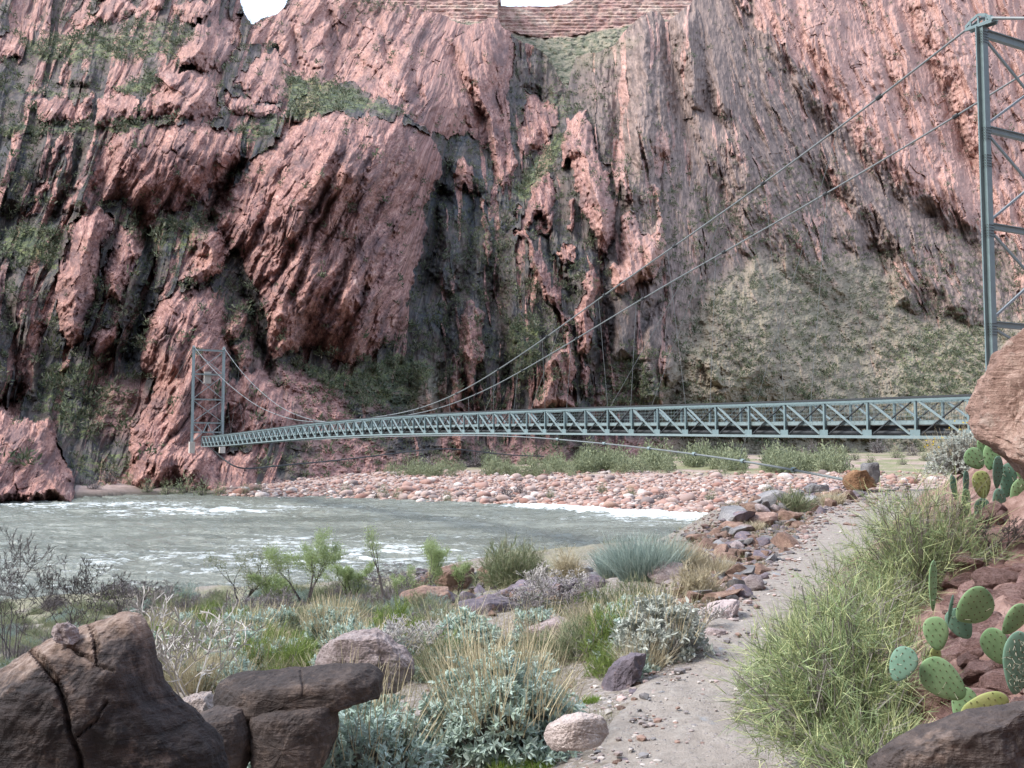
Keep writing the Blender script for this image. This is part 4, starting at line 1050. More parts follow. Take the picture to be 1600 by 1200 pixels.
        q0 = pt(0, 0).lerp(pt(1, 0), 0.36); q1 = pt(0, 0).lerp(pt(1, 0), 0.64)
        zl, zh = Z[0], Z[1]
        for (a, za), (c, zc) in (((pt(0, 0), zh), (q0, zl)), ((pt(1, 0), zh), (q1, zl)), ((q0, zl), (mid, zh)), ((q1, zl), (mid, zh)), ((pt(0, 0), zl - (zh - zl)), (q0, zl)), ((pt(1, 0), zl - (zh - zl)), (q1, zl))):
            m = MB(); m.bar((a.x, a.y, za), (c.x, c.y, zc), bw * .7, bw * .5); put(m, "portal_brace", M_STEEL3 if small else M_STEEL, T)
        for i in (0, 1):   # saddles: a long plate box carrying the cable over the post
            m = MB(); L = pw * 1.75
            for s in (-0.32, 0.32):
                n_ = BN * s * pw * 1.5
                a = [(-L, -.10), (-L * .55, .16), (0, .26), (L * .55, .16), (L, .02)]
                for (x0, z0), (x1, z1) in zip(a[:-1], a[1:]):
                    m.bar((P[i][0] + BU[0] * x0 + n_[0], P[i][1] + BU[1] * x0 + n_[1], zt + .12 + z0), (P[i][0] + BU[0] * x1 + n_[0], P[i][1] + BU[1] * x1 + n_[1], zt + .12 + z1), .05, .09)
                m.bar((P[i][0] - BU[0] * L + n_[0], P[i][1] - BU[1] * L + n_[1], zt), (P[i][0] + BU[0] * L + n_[0], P[i][1] + BU[1] * L + n_[1], zt + .06), .06, .10)
                for x0 in (-.6, 0, .6):
                    m.bar((P[i][0] + BU[0] * L * x0 + n_[0], P[i][1] + BU[1] * L * x0 + n_[1], zt), (P[i][0] + BU[0] * L * x0 + n_[0], P[i][1] + BU[1] * L * x0 + n_[1], zt + .30), .05, .05, upn)
            m.bar(pt(i, zt + .05, -L * .9), pt(i, zt + .05, L * .9), pw * 1.2, .06)
            put(m, "cable_saddle", M_STEEL, T)
            m = MB(); m.bar(pt(i, zb0 - 1.6), pt(i, zb0 + .05), .55 if not small else .75, .55 if not small else .75, upn); put(m, "footing", M_CONC, T)
        if not small:     # rivet heads on the faces turned to the camera
            m = MB()
            for zc in [z for z in Z] + [Z[0] + 1.2, Z[-2] - 0.9]:
                for a in range(5):
                    for c in range(4):
                        s = -0.11 + 0.073 * c
                        b0 = P[0] + BN * (pw * .5 + .016) + BU * s
                        m.bar((b0[0], b0[1], zc - .35 + .09 * a), (b0[0] + BN[0] * .014, b0[1] + BN[1] * .014, zc - .35 + .09 * a), .028, .028)
                        b1 = P[0] - BU * (pw * .54 + .0) + BN * s
                        m.bar((b1[0], b1[1], zc - .35 + .09 * a), (b1[0] - BU[0] * .014, b1[1] - BU[1] * .014, zc - .35 + .09 * a), .028, .028)
            put(m, "rivets", M_DARKST, T, "stuff")
        return T, P
    zt_near, zt_far = 15.35, 16.05
    TN, PN = tower(-1, 1.80, -DW - 1.40, 0.9, zt_near, [.135, .205, .325, .545, .765, .985], 0.275, False)
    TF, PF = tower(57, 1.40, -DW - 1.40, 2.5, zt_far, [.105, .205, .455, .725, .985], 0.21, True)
    m = MB(); q = (Vector((*PF[0], 12.0)) + Vector((*PF[1], 12.0))) / 2
    m.bar(q + Vector((-.2, .25, -.95)), q + Vector((-.2, .25, .75)), 1.0, .35, upn); m.bar(q + Vector((-.2, .05, -1.0)), q + Vector((-.2, .05, -.9)), 1.15, .5, upn)
    put(m, "equipment_box", M_CONC, TF)

    # ---- cables
    zk = [(-1, zt_near + .30), (1, 14.35), (5, 12.2), (9.5, 10.0), (13.6, 7.7), (18, 5.5), (22, 4.45), (26, 4.2), (31, 4.05), (36, 4.45), (42, 6.3), (48, 9.6), (53, 13.0), (57, zt_far + .30)]
    kk = np.array([p[0] for p in zk]); zz = np.array([p[1] for p in zk])
    ks = np.linspace(-1, 57, 180)
    cz = np.interp(ks, kk, zz)
    for _ in range(60): cz[1:-1] = 0.25 * cz[:-2] + 0.5 * cz[1:-1] + 0.25 * cz[2:]
    hs = np.where(ks < 28, 0.75 + 1.40 * np.clip(1 - (ks + 1) / 22, 0, 1) ** 1.6, 0.75 + 1.40 * np.clip((ks - 30) / 27, 0, 1) ** 1.2)
    CK = []
    for s in (1, -1):
        pts = []
        for k, z, h in zip(ks, cz, hs):
            xy = BA + BU * PAN * k + BN * (-DW / 2 + s * h); xy = xy + BN * ((.40 * max(0, 1 - (k + 1) / 14)) if s > 0 else 0); pts.append((xy[0], xy[1], z))
        CK.append(pts)
        m = MB(); m.tube(pts, 0.037, 8)
        M = put(m, "main_cable", M_CABLE)
        for i in range(6, 170, 9):
            cl = MB(); a, c = Vector(pts[i]), Vector(pts[i + 1]); d = (c - a).normalized(); cl.tube([a, a + d * .22], .085, 8); put(cl, "cable_clamp", M_DARKST, M)
        for k in range(4, 55, 3):
            i = int(np.argmin(np.abs(ks - k))); p = Vector(pts[i]); b_ = bp(k, 0.0 if s > 0 else -DW, TH)
            if p.z - b_.z > 0.15: sus = MB(); sus.tube([p, b_], 0.010, 5); put(sus, "suspender_wire", M_CABLE, M)
        # backstays to the anchorages
        i0 = Vector(pts[0]); bk = MB(); e = i0 - Vector((*BU, 0)) * 26; e.z = 5.0 + gz(i0.x, i0.y)
        bk.tube([i0, i0.lerp(e, .5) + Vector((0, 0, -.3)), e], .05, 8); put(bk, "backstay", M_CABLE)
        i1 = Vector(pts[-1]); bk = MB(); e = i1 + Vector((*BU, 0)) * 14; e.z = 12.5; bk.tube([i1, e], .05, 6); put(bk, "backstay", M_CABLE)
    # wind cable on the camera side: from the anchor boulder, out beside the deck, under it, on to the far abutment
    def wind(path, r, clips, name):
        P_ = np.array([tuple(p) for p in path]); t = np.linspace(0, 1, len(P_)); tt = np.linspace(0, 1, 60)
        q = np.stack([np.interp(tt, t, P_[:, j]) for j in range(3)], -1)
        for _ in range(14): q[1:-1] = .25 * q[:-2] + .5 * q[1:-1] + .25 * q[2:]
        m = MB(); m.tube(q, r, 6); W = put(m, "wind_cable", M_CABLE if r < .08 else M_DARKST)
        for i in clips: c = MB(); c.tube([q[i], q[i] + (q[i + 1] - q[i]) * .25 + np.array([0, 0, .02])], r * 2.2, 6); put(c, "cable_clamp", M_STEEL2, W)
        return q
    WL = wind([at(1322, 750, 38.5), at(1255, 737, 44), at(1155, 719, 54), at(1066, 707, 64), at(985, 697, 74), at(900, 689, 84), at(810, 681, 92), at(700, 680, 100), at(560, 683, 112), at(430, 690, 128), at(330, 699, 142)], .055, list(range(6, 32, 5)), "near")
    wind([at(326, 697, 142), at(345, 714, 139), at(368, 734, 136), at(400, 732, 138), at(440, 727, 142), at(500, 722, 147), at(560, 716, 152), at(640, 705, 158), at(700, 699, 164), at(740, 705, 168), at(800, 712, 174), at(850, 713, 178)], .11, [], "far")
    # stays between the main cables and the wind cable
    for s, k, wpt in ((0, 2.0, at(1155, 719, 54)), (0, 5.2, at(995, 698, 73)), (1, 8.0, at(922, 691, 82)), (0, 12.0, at(815, 682, 92)), (1, 17, at(740, 681, 98))):
        i = int(np.argmin(np.abs(ks - k))); m = MB(); m.tube([CK[s][i], wpt], .014, 5); put(m, "stay_wire", M_CABLE)
    return root


BRIDGE = bridge()

# ------------------------------------------------------------------ plants
def mat_leaf(name, c0, c1, trans=0.25, rough=0.7, c2=None):
    m, nt, b = nodemat(name, rough, 0.25); N = NT(nt)
    g = N.n("NewGeometry"); rnd = g.outputs["Random Per Island"]
    n = N.noise(N.pos(), 3.0, 3)
    c = N.mix(rnd, c0, c1)
    if c2: c = N.mix(N.ramp(N.math('ADD', N.math('MULTIPLY', rnd, 0.5), N.math('MULTIPLY', n, 0.6)), [(0.58, 0.0), (0.70, 0.9)]), c, c2)
    N.l(c, b.inputs["Base Color"])
    t = N.n("BsdfTranslucent"); N.l(c, t.inputs[0]); mx = N.n("MixShader"); mx.inputs[0].default_value = trans
    N.l(b.outputs[0], mx.inputs[1]); N.l(t.outputs[0], mx.inputs[2])
    N.l(mx.outputs[0], nt.nodes["Material Output"].inputs[0])
    return m


M_SILVER = mat_leaf("silver_leaf", (0.34, 0.44, 0.39), (0.60, 0.69, 0.64), 0.2, c2=(0.38, 0.48, 0.38))
M_SILVER2 = mat_leaf("pale_silver_leaf", (0.34, 0.37, 0.33), (0.52, 0.54, 0.49), 0.15)
M_STRAW = mat_leaf("straw_stalk", (0.42, 0.35, 0.22), (0.62, 0.55, 0.38), 0.15)
M_WOOD = mat_leaf("grey_twig", (0.17, 0.15, 0.135), (0.32, 0.29, 0.265), 0.0)
M_WHITEWOOD = mat_leaf("bleached_twig", (0.31, 0.29, 0.275), (0.47, 0.445, 0.425), 0.0)
M_DARKWOOD = mat_leaf("dark_twig", (0.045, 0.038, 0.038), (0.10, 0.085, 0.085), 0.0)
M_JOINT = mat_leaf("green_joint_stem", (0.15, 0.21, 0.10), (0.37, 0.45, 0.225), 0.1, c2=(0.47, 0.49, 0.25))
M_GREEN = mat_leaf("fresh_green_twig", (0.13, 0.19, 0.055), (0.29, 0.36, 0.11), 0.25)
M_WILLOW = mat_leaf("willow_leaf", (0.25, 0.32, 0.15), (0.42, 0.50, 0.26), 0.4)
M_OLIVE = mat_leaf("olive_scrub_leaf", (0.15, 0.185, 0.10), (0.31, 0.35, 0.21), 0.2, c2=(0.34, 0.32, 0.22))
M_BLUEGR = mat_leaf("blue_green_blade", (0.20, 0.27, 0.24), (0.38, 0.45, 0.40), 0.2)
M_PURPTW = mat_leaf("mauve_twig", (0.13, 0.115, 0.12), (0.25, 0.225, 0.225), 0.0)
M_DRY = mat_leaf("dry_grass", (0.36, 0.31, 0.21), (0.56, 0.50, 0.36), 0.2)
M_GRASS = mat_leaf("bright_grass", (0.10, 0.17, 0.03), (0.22, 0.31, 0.06), 0.3)
M_YELLOW = mat_leaf("yellow_petal", (0.65, 0.50, 0.03), (0.80, 0.64, 0.06), 0.2)
M_FARGREEN = mat_leaf("far_thicket_leaf", (0.17, 0.20, 0.125), (0.31, 0.34, 0.21), 0.2)


def nrm(a): return a / (np.linalg.norm(a, axis=-1, keepdims=True) + 1e-12)


def ribbons(P, Dv, L, W, r, segs=3, bend=0.25, droop=0.0):
    """thin curved blades: start points, directions, lengths, widths"""
    n = len(P); Dv = nrm(Dv); side = nrm(np.cross(Dv, r.normal(size=(n, 3)))); bd = nrm(np.cross(Dv, side))
    t = np.linspace(0, 1, segs + 1)
    b = (r.uniform(-1, 1, n) * bend)[:, None, None]
    C = P[:, None] + Dv[:, None] * (L[:, None, None] * t[None, :, None]) + bd[:, None] * (b * L[:, None, None] * (t ** 2)[None, :, None])
    C[..., 2] -= droop * L[:, None] * (t ** 2)[None]
    w = (W[:, None] * (1 - 0.75 * t)[None])[..., None]
    V = np.stack([C - side[:, None] * w / 2, C + side[:, None] * w / 2], 2)      # n, s+1, 2, 3
    i = np.arange(n * (segs + 1) * 2).reshape(n, segs + 1, 2)
    F = np.stack([i[:, :-1, 0], i[:, :-1, 1], i[:, 1:, 1], i[:, 1:, 0]], -1).reshape(-1, 4)
    return V.reshape(-1, 3), F, C[:, -1]


def leaves(P, Dv, L, W, r):
    n = len(P); Dv = nrm(Dv); side = nrm(np.cross(Dv, r.normal(size=(n, 3)))); up = np.cross(side, Dv)
    L = L[:, None]; W = W[:, None]
    q = [P, P + Dv * L * .30 + side * W * .42 + up * W * .12, P + Dv * L * .68 + side * W * .36 + up * W * .10, P + Dv * L - up * L * .08,
         P + Dv * L * .68 - side * W * .36 + up * W * .10, P + Dv * L * .30 - side * W * .42 + up * W * .12]
    V = np.stack(q, 1); i = np.arange(n * 6).reshape(n, 6)
    F = np.concatenate([i[:, [0, 1, 2, 3]], i[:, [0, 3, 4, 5]]])
    return V.reshape(-1, 3), F


def tubes3(A, B, ra, rb):
    """three sided tapered sticks"""
    d = nrm(B - A); s = nrm(np.cross(d, np.array([.31, .87, .39]))); u = np.cross(d, s)
    th = np.arange(3) * 2.094
    o = np.cos(th)[None, :, None] * s[:, None] + np.sin(th)[None, :, None] * u[:, None]
    V = np.stack([A[:, None] + o * np.asarray(ra).reshape(-1, 1, 1), B[:, None] + o * np.asarray(rb).reshape(-1, 1, 1)], 1)
    i = np.arange(len(A) * 6).reshape(-1, 2, 3); j = np.roll(i, -1, 2)
    return V.reshape(-1, 3), np.stack([i[:, 0], j[:, 0], j[:, 1], i[:, 1]], -1).reshape(-1, 4)


def part(name, pieces, mat, parent):
    V = []; F = []; n = 0
    for v, f in pieces:
        V.append(v); F.append(f + n); n += len(v)
    if n == 0: return None
    return link(name, mesh_np(name, np.concatenate(V), [np.concatenate(F)], mat), parent)


def dome_points(r, n, w, d, h, low=0.05, shell=(0.75, 1.0), lump=0.22):
    a = r.uniform(0, 2 * np.pi, n); u = r.uniform(low, 1, n)
    el = np.arcsin(u); q = np.stack([np.cos(a) * np.cos(el), np.sin(a) * np.cos(el), np.sin(el)], -1)
    k = 1 + lump * fbm3(q * 2.2 + r.uniform(0, 50), 3, 5)
    return q, q * (k * r.uniform(*shell, n))[:, None] * np.array([w / 2, d / 2, h])


def branch_skel(r, n0, L0, spread, levels, split=(2, 4), up=0.6, shrink=0.62, r0=0.012, wob=0.22, base_r=0.05):
    """recursive sticks; returns segments (A,B,ra,rb) and the tips with their directions"""
    A = []; B = []; RA = []; RB = []; tips = []
    def grow(p, d, L, rad, lv):
        ns = 3
        for s in range(ns):
            d2 = d + r.normal(size=3) * wob; d2[2] += up * 0.12; d2 /= np.linalg.norm(d2)
            q = p + d2 * L / ns; r2 = rad * (1 - 0.22)
            A.append(p); B.append(q); RA.append(rad); RB.append(r2)
            if lv < levels and s > 0 and r.random() < .55:
                e = d2 + r.normal(size=3) * spread; e[2] += up * .3; grow(q, e / np.linalg.norm(e), L * shrink * r.uniform(.6, 1), r2 * .62, lv + 1)
            p, d, rad = q, d2, r2
        if lv < levels:
            for _ in range(r.integers(*split)):
                e = d + r.normal(size=3) * spread; e[2] += up * .3; grow(p, e / np.linalg.norm(e), L * shrink * r.uniform(.7, 1.1), rad * .72, lv + 1)
        else: tips.append((p, d))
    for k in range(n0):
        a = r.uniform(0, 6.28); e = np.array([math.cos(a) * spread, math.sin(a) * spread, 0.55 + up]); e /= np.linalg.norm(e)
        grow(np.array([math.cos(a), math.sin(a), 0]) * base_r * r.random(), e, L0 * r.uniform(.7, 1.1), r0, 0)
    return np.array(A), np.array(B), np.array(RA), np.array(RB), np.array([t[0] for t in tips]), np.array([t[1] for t in tips])


def brittlebush(seed, w, d, h, label, leafmat=None, leaf=0.058, ros=420, stalks=160, flower=0, bare=0.0, name="brittlebush"):
    r = np.random.default_rng(seed); root = empty(name); leafmat = leafmat or M_SILVER
    q, P = dome_points(r, ros, w, d, h, 0.02, (0.80, 1.02))
    q2, P2 = dome_points(r, ros // 2, w, d, h, 0.0, (0.45, 0.8))
    q = np.concatenate([q, q2]); P = np.concatenate([P, P2])
    if bare: k = r.random(len(P)) > bare * (1.15 - P[:, 2] / h); q, P = q[k], P[k]
    nl = 13; n = len(P) * nl
    D0 = np.repeat(q, nl, 0); a = r.normal(size=(n, 3)); a = nrm(a - (a * D0).sum(1, keepdims=True) * D0)
    Dv = D0 * r.uniform(0.05, 0.8, (n, 1)) + a + np.array([0, 0, .18])
    PP = np.repeat(P, nl, 0) + D0 * r.uniform(-.05, .02, (n, 1)); PP[:, 2] = np.maximum(PP[:, 2], 0.01)
    L = leaf * r.uniform(.55, 1.15, n)
    part("foliage", [leaves(PP, Dv, L, L * r.uniform(.34, .5, n), r)], leafmat, root)
    base = np.stack([P[:, 0] * .12, P[:, 1] * .12, np.zeros(len(P))], -1); midp = (base * .45 + P * .55) * np.array([1, 1, .85]) + r.normal(size=P.shape) * .02
    part("stems", [tubes3(base, midp, np.full(len(P), .006), np.full(len(P), .004)), tubes3(midp, P, np.full(len(P), .004), np.full(len(P), .0025))], M_WHITEWOOD if bare else M_WOOD, root)
    if stalks:
        qs, Ps = dome_points(r, stalks, w, d, h, .42, (.85, 1.02))
        v, f, tip = ribbons(Ps, qs * .6 + np.array([0, 0, .75]) + r.normal(size=qs.shape) * .22, r.uniform(.16, .46, stalks) * h ** .5, np.full(stalks, .0058 if w > .8 else .0075), r, 4, .25)
        part("flower_stalks", [(v, f)], M_STRAW, root)
        if flower:
            T = tip[r.choice(len(tip), flower)]; n = flower * 9
            part("yellow_flowers", [leaves(np.repeat(T, 9, 0), r.normal(size=(n, 3)) + np.array([0, 0, .4]), np.full(n, .024), np.full(n, .013), r)], M_YELLOW, root)
    return tag(root, label, "bush")


def twig_bush(seed, w, d, h, label, mat, n=5000, tw=(0.10, 0.28), width=0.0035, wood=40, up=0.5, name="shrub", wmat=None, low=0.0, shell=(0.35, 0.95), spread=0.75, cat="bush"):
    """a bush of many thin straight green twigs in sprays (jointfir, snakeweed, scrub)"""
    r = np.random.default_rng(seed); root = empty(name)
    ns = max(n // 9, 1); q, P = dome_points(r, ns, w, d, h, low, shell, .3)
    P[:, 2] = np.maximum(P[:, 2], 0.02)
    MD = nrm(q * .7 + np.array([0, 0, up]) + r.normal(size=q.shape) * spread)          # every spray: a main twig with side twigs
    ML = r.uniform(tw[0] * 1.3, tw[1], ns); t = np.concatenate([np.zeros((ns, 1)), r.uniform(.1, .85, (ns, 8))], 1)
    PP = (P - MD * ML[:, None] * .35)[:, None] + MD[:, None] * (ML[:, None] * t)[..., None]
    D0 = np.repeat(MD, 9, 0).reshape(ns, 9, 3) + r.normal(size=(ns, 9, 3)) * .42; D0[:, 0] = MD
    L = ML[:, None] * r.uniform(.35, .8, (ns, 9)); L[:, 0] = ML
    PP = PP.reshape(-1, 3); PP[:, 2] = np.maximum(PP[:, 2], .01)
    v, f, tip = ribbons(PP, D0.reshape(-1, 3), L.ravel(), np.full(ns * 9, width) * r.uniform(.7, 1.3, ns * 9), r, 2, .10)
    if name == "jointfir_bush":
        nd = int(ns * .13) * 9 * 2; dead = f[:nd]; f = f[nd:]; u_ = np.unique(dead); mp = np.zeros(len(v), int); mp[u_] = np.arange(len(u_))
        part("dead_twigs", [(v[u_], mp[dead])], M_WOOD, root)
    part("twigs", [(v, f)], mat, root)
    k = min(wood, ns); base = np.stack([P[:k, 0] * .15, P[:k, 1] * .15, np.zeros(k)], -1); mid = base * .5 + P[:k] * .5 + r.normal(size=(k, 3)) * .05
    mid[:, 2] = np.maximum(mid[:, 2] * .75, 0.01)
    part("branches", [tubes3(base, mid, np.full(k, .008), np.full(k, .006)), tubes3(mid, P[:k], np.full(k, .006), np.full(k, .003))], wmat or M_WOOD, root)
    return tag(root, label, cat)


def grass_tuft(seed, w, h, label, mat, n=500, width=.004, name="grass_tuft", spread=.45, cat="grass tuft", bend=.5):
    r = np.random.default_rng(seed); root = empty(name)
    a = r.uniform(0, 6.28, n); rad = np.sqrt(r.random(n)) * w * .32
    P = np.stack([np.cos(a) * rad, np.sin(a) * rad, np.zeros(n)], -1)
    D = np.stack([np.cos(a), np.sin(a), np.zeros(n)], -1) * (rad / (w * .32))[:, None] * spread + np.array([0, 0, 1]) + r.normal(size=(n, 3)) * .14
    v, f, t = ribbons(P, D, h * r.uniform(.55, 1.1, n), np.full(n, width), r, 4, bend, .12)
    part("blades", [(v, f)], mat, root)
    return tag(root, label, cat)


def sapling(seed, h, w, label, leafmat, density=1.0, wood=None, trunks=3, name="willow_sapling", leaf=(.05, .10)):
    r = np.random.default_rng(seed); root = empty(name)
    A, B, RA, RB, T, TD = branch_skel(r, trunks, h * .45, .42, 3, (2, 3), .75, .66, .030 * h ** .5, .16, w * .02)
    s = h / max(B[:, 2].max(), .1); sx = (w / 2) / np.percentile(np.abs(B[:, :2]), 97)
    S = np.array([sx, sx, s]); A, B, T = A * S, B * S, T * S
    part("trunk", [tubes3(A, B, RA, RB)], wood or M_DARKWOOD, root)
    fine = (RA < RA.max() * .75) & (B[:, 2] > h * .22); a_, b_ = A[fine], B[fine]
    n = int(len(a_) * 15 * density); i = r.integers(0, len(a_), n); t = r.random((n, 1))
    P = a_[i] * (1 - t) + b_[i] * t; P = P + r.normal(size=(n, 3)) * h * .03; D = nrm(b_[i] - a_[i]) * .5 + r.normal(size=(n, 3)) * .55 + np.array([0, 0, .25])
    L = r.uniform(*leaf, n)
    part("crown", [leaves(P, D, L, L * .24 + .002, r)], leafmat, root)
    return tag(root, label, "sapling")


def bare_shrub(seed, h, w, label, mat, n0=7, levels=4, r0=.012, rmin=.002, name="bare_shrub", spread=.62, split=(2, 4)):
    r = np.random.default_rng(seed); root = empty(name)
    A, B, RA, RB, T, TD = branch_skel(r, n0, h * .42, spread, levels, split, .55, .64, r0, .16, w * .1)
    s = h / max(np.percentile(B[:, 2], 99), .1); sx = (w / 2) / np.percentile(np.abs(B[:, :2]), 95)
    S = np.array([sx, sx, s]); A, B = A * S, B * S
    A[:, 2] = np.maximum(A[:, 2], -.05); B[:, 2] = np.maximum(B[:, 2], -.05)
    part("branches", [tubes3(A, B, np.maximum(RA, rmin * 1.2), np.maximum(RB, rmin))], mat, root)
    return tag(root, label, "bare shrub")


def puff(seed, w, h, mat, n=260, leaf=.09, name="foliage"):
    """far bush: a ragged cloud of small leaves on twigs"""
    r = np.random.default_rng(seed); q, P = dome_points(r, n, w, w, h, 0.0, (.35, 1.05), .35)
    L = leaf * r.uniform(.6, 1.5, n)
    return leaves(P, q * .5 + r.normal(size=q.shape) * .6 + np.array([0, 0, .5]), L, L * .38, r)


def put(root, px, py, sink=0.02, y0=2.0, p=None):
    p = p or hit(px, py, 0, y0); root.location = (p.x, p.y, p.z - sink); root.rotation_euler = (0, 0, random.uniform(0, 6.28)); return p


def dup(root, loc, rz, s=1.0, label=None, group=None):
    c = root.copy(); COL.objects.link(c); c.location = loc; c.rotation_euler = (0, 0, rz); c.scale = (s, s, s)
    for ch in list(root.children):
        k = ch.copy(); COL.objects.link(k); k.parent = c
    if label: c["label"] = label
    if group: c["group"] = group
    return c


def W(px, p): return px / FPX * p.y


# silver-leaved brittlebushes
for i, (px, py, wp, hp, lab, kw) in enumerate([
    (785, 1176, 272, 150, "large silver-leaved brittlebush with straw stalks beside the trail's pale stone", dict(ros=760, stalks=700, leaf=.050)),
    (560, 1228, 310, 135, "silver brittlebush at the bottom edge in front of the long dark slab", dict(ros=640, stalks=240, leaf=.046)),
    (415, 1262, 150, 90, "small silver brittlebush between the dark boulder and the bottom edge", dict(ros=170, stalks=50, leaf=.05)),
    (728, 1030, 140, 66, "silver-leaved brittlebush behind the largest one, right of the round green bush", dict(ros=420, stalks=120, leaf=.065)),
    (520, 1008, 105, 58, "dome-shaped brittlebush with a fringe of dry stalks left of the round green bush", dict(ros=380, stalks=420, leaf=.06)),
    (1035, 1032, 165, 95, "gnarled brittlebush with bleached bare stems and silver leaf tips on the trail bank", dict(ros=420, stalks=160, leaf=.060, bare=.62, leafmat=M_SILVER2)),
    (1505, 742, 120, 62, "brittlebush with yellow flowers above the upper prickly pear", dict(ros=420, stalks=260, flower=26, leaf=.055, leafmat=M_SILVER2))]):
    p = hit(px, py)
    put(brittlebush(100 + i, W(wp, p), W(wp, p) * .9, W(hp, p), lab, **kw), px, py, .03, p=p)

# jointfir (thin green twigs) beside the trail
for i, (px, py, wp, hp, n, lab) in enumerate([
    (1325, 1165, 330, 300, 15000, "largest bush of thin green jointed twigs, on the right of the trail near the camera"),
    (1245, 1100, 190, 165, 6000, "low spreading bush of thin green twigs leaning over the trail edge"),
    (1445, 925, 270, 190, 9500, "bush of thin green twigs below the upper prickly pear"),
    (1380, 1215, 260, 110, 6000, "low bush of thin green twigs behind the bottom right slab"),
    (1345, 1010, 230, 130, 6500, "bush of thin green twigs between the trail and the big flat cactus pads")]):
    p = hit(px, py)
    put(twig_bush(140 + i, W(wp, p), W(wp, p) * .85, W(hp, p) * .86, lab, M_JOINT, int(n * 1.25), (W(22, p), W(72, p)), .0033, 520, .28, "jointfir_bush", shell=(.30, .97), spread=.55), px, py, .03, p=p)

for i, (px, py, wp, hp, n, mat, lab) in enumerate([
    (617, 1032, 118, 100, 11000, M_GREEN, "round bright green bush behind the pink granite boulder"),
    (950, 1030, 100, 100, 6000, M_GREEN, "upright green bush left of the gnarled brittlebush"),
    (800, 912, 130, 72, 9000, M_OLIVE, "broad olive bush on the rust-stained ledge at the water"),
    (886, 908, 52, 42, 3000, M_DRY, "small dry tan bush right of the broad olive bush"),
    (445, 1055, 130, 60, 3500, M_GREEN, "low green bush under the bleached bare shrub"),
    (250, 1030, 90, 60, 2600, M_GREEN, "small green bush behind the dark boulder's right shoulder"),
    (415, 1022, 115, 52, 4500, M_DRY, "pale straw-coloured bush left of the dome-shaped brittlebush"),
    (1000, 965, 120, 70, 4500, M_OLIVE, "grey-olive bush behind the gnarled brittlebush"),
    (1085, 930, 80, 60, 3500, M_DRY, "dry straw bush at the foot of the rubble"),
    (1240, 800, 60, 34, 2000, M_OLIVE, "small grey bush growing out of the top of the rubble")]):
    p = hit(px, py)
    put(twig_bush(160 + i, W(wp, p), W(wp, p) * .9, W(hp, p) * .9, lab, mat, n, (W(9, p), W(26, p)), max(.0032, W(0.85, p)), 60, .8, "twiggy_bush", shell=(.3, .95), spread=.5), px, py, .04, p=p)

for i, (px, py, wp, hp, n, mat, lab) in enumerate([
    (1010, 905, 130, 78, 2600, M_BLUEGR, "tall blue-green grass clump beside the rubble at the river bend"),
    (965, 900, 80, 50, 1400, M_BLUEGR, "shorter blue-green grass clump left of the tall one"),
    (1065, 895, 70, 55, 1100, M_DRY, "dry yellow grass clump in front of the tall blue-green grass"),
    (1120, 905, 50, 44, 700, M_DRY, "dry tan grass tuft on the rubble slope"),
    (845, 1200, 60, 22, 700, M_GRASS, "bright green grass tuft left of the pale stone by the trail"),
    (800, 1215, 80, 34, 900, M_GRASS, "bright green grass tuft at the bottom edge under the large brittlebush"),
    (925, 1098, 40, 16, 400, M_GRASS, "bright green grass tuft between the large brittlebush and the trail"),
    (330, 1205, 80, 60, 500, M_DRY, "straw grass tuft in front of the lower dark slab"),
    (1300, 790, 46, 26, 500, M_DRY, "small dry grass tuft left of the rusty boulder at the trail's crest"),
    (700, 1010, 60, 60, 500, M_DRY, "thin dry grass tuft behind the silver brittlebush"),
    (1180, 830, 30, 20, 260, M_DRY, "tiny dry grass tuft near the top of the rubble"),
    (920, 1000, 70, 70, 700, M_DRY, "dry grass tuft left of the upright green bush")]):
    p = hit(px, py)
    put(grass_tuft(190 + i, W(wp, p), W(hp, p), lab, mat, n, max(.0035, W(.9, p))), px, py, .02, p=p)

# saplings against the river
for i, (px, py, hp, wp, dens, tr, mat, lab) in enumerate([
    (600, 948, 135, 60, .35, 1, M_WILLOW, "tall thin sapling with a dark leaning trunk and few leaves against the river"),
    (625, 945, 70, 50, .3, 2, M_WILLOW, "short bare-stemmed sapling right of the tall dark trunk"),
    (668, 935, 100, 75, .9, 3, M_WILLOW, "leafy green sapling left of the rust-stained ledge"),
    (478, 945, 125, 105, 1.5, 4, M_WILLOW, "widest bright green willow sapling against the river"),
    (545, 945, 70, 60, 1.1, 3, M_WILLOW, "small willow sapling between the wide one and the tall dark trunk"),
    (372, 950, 105, 120, .5, 4, M_OLIVE, "sparse olive sapling with twisted stems left of the wide willow"),
    (425, 950, 60, 60, .9, 3, M_WILLOW, "low willow sapling just left of the wide one"),
    (715, 930, 62, 50, .5, 2, M_WILLOW, "slender sapling at the left end of the rust-stained ledge")]):
    p = hit(px, py)
    put(sapling(220 + i, W(hp, p), W(wp, p), lab, mat, dens, None, tr, leaf=(W(1.4, p), W(4.2, p))), px, py, .1, p=p)

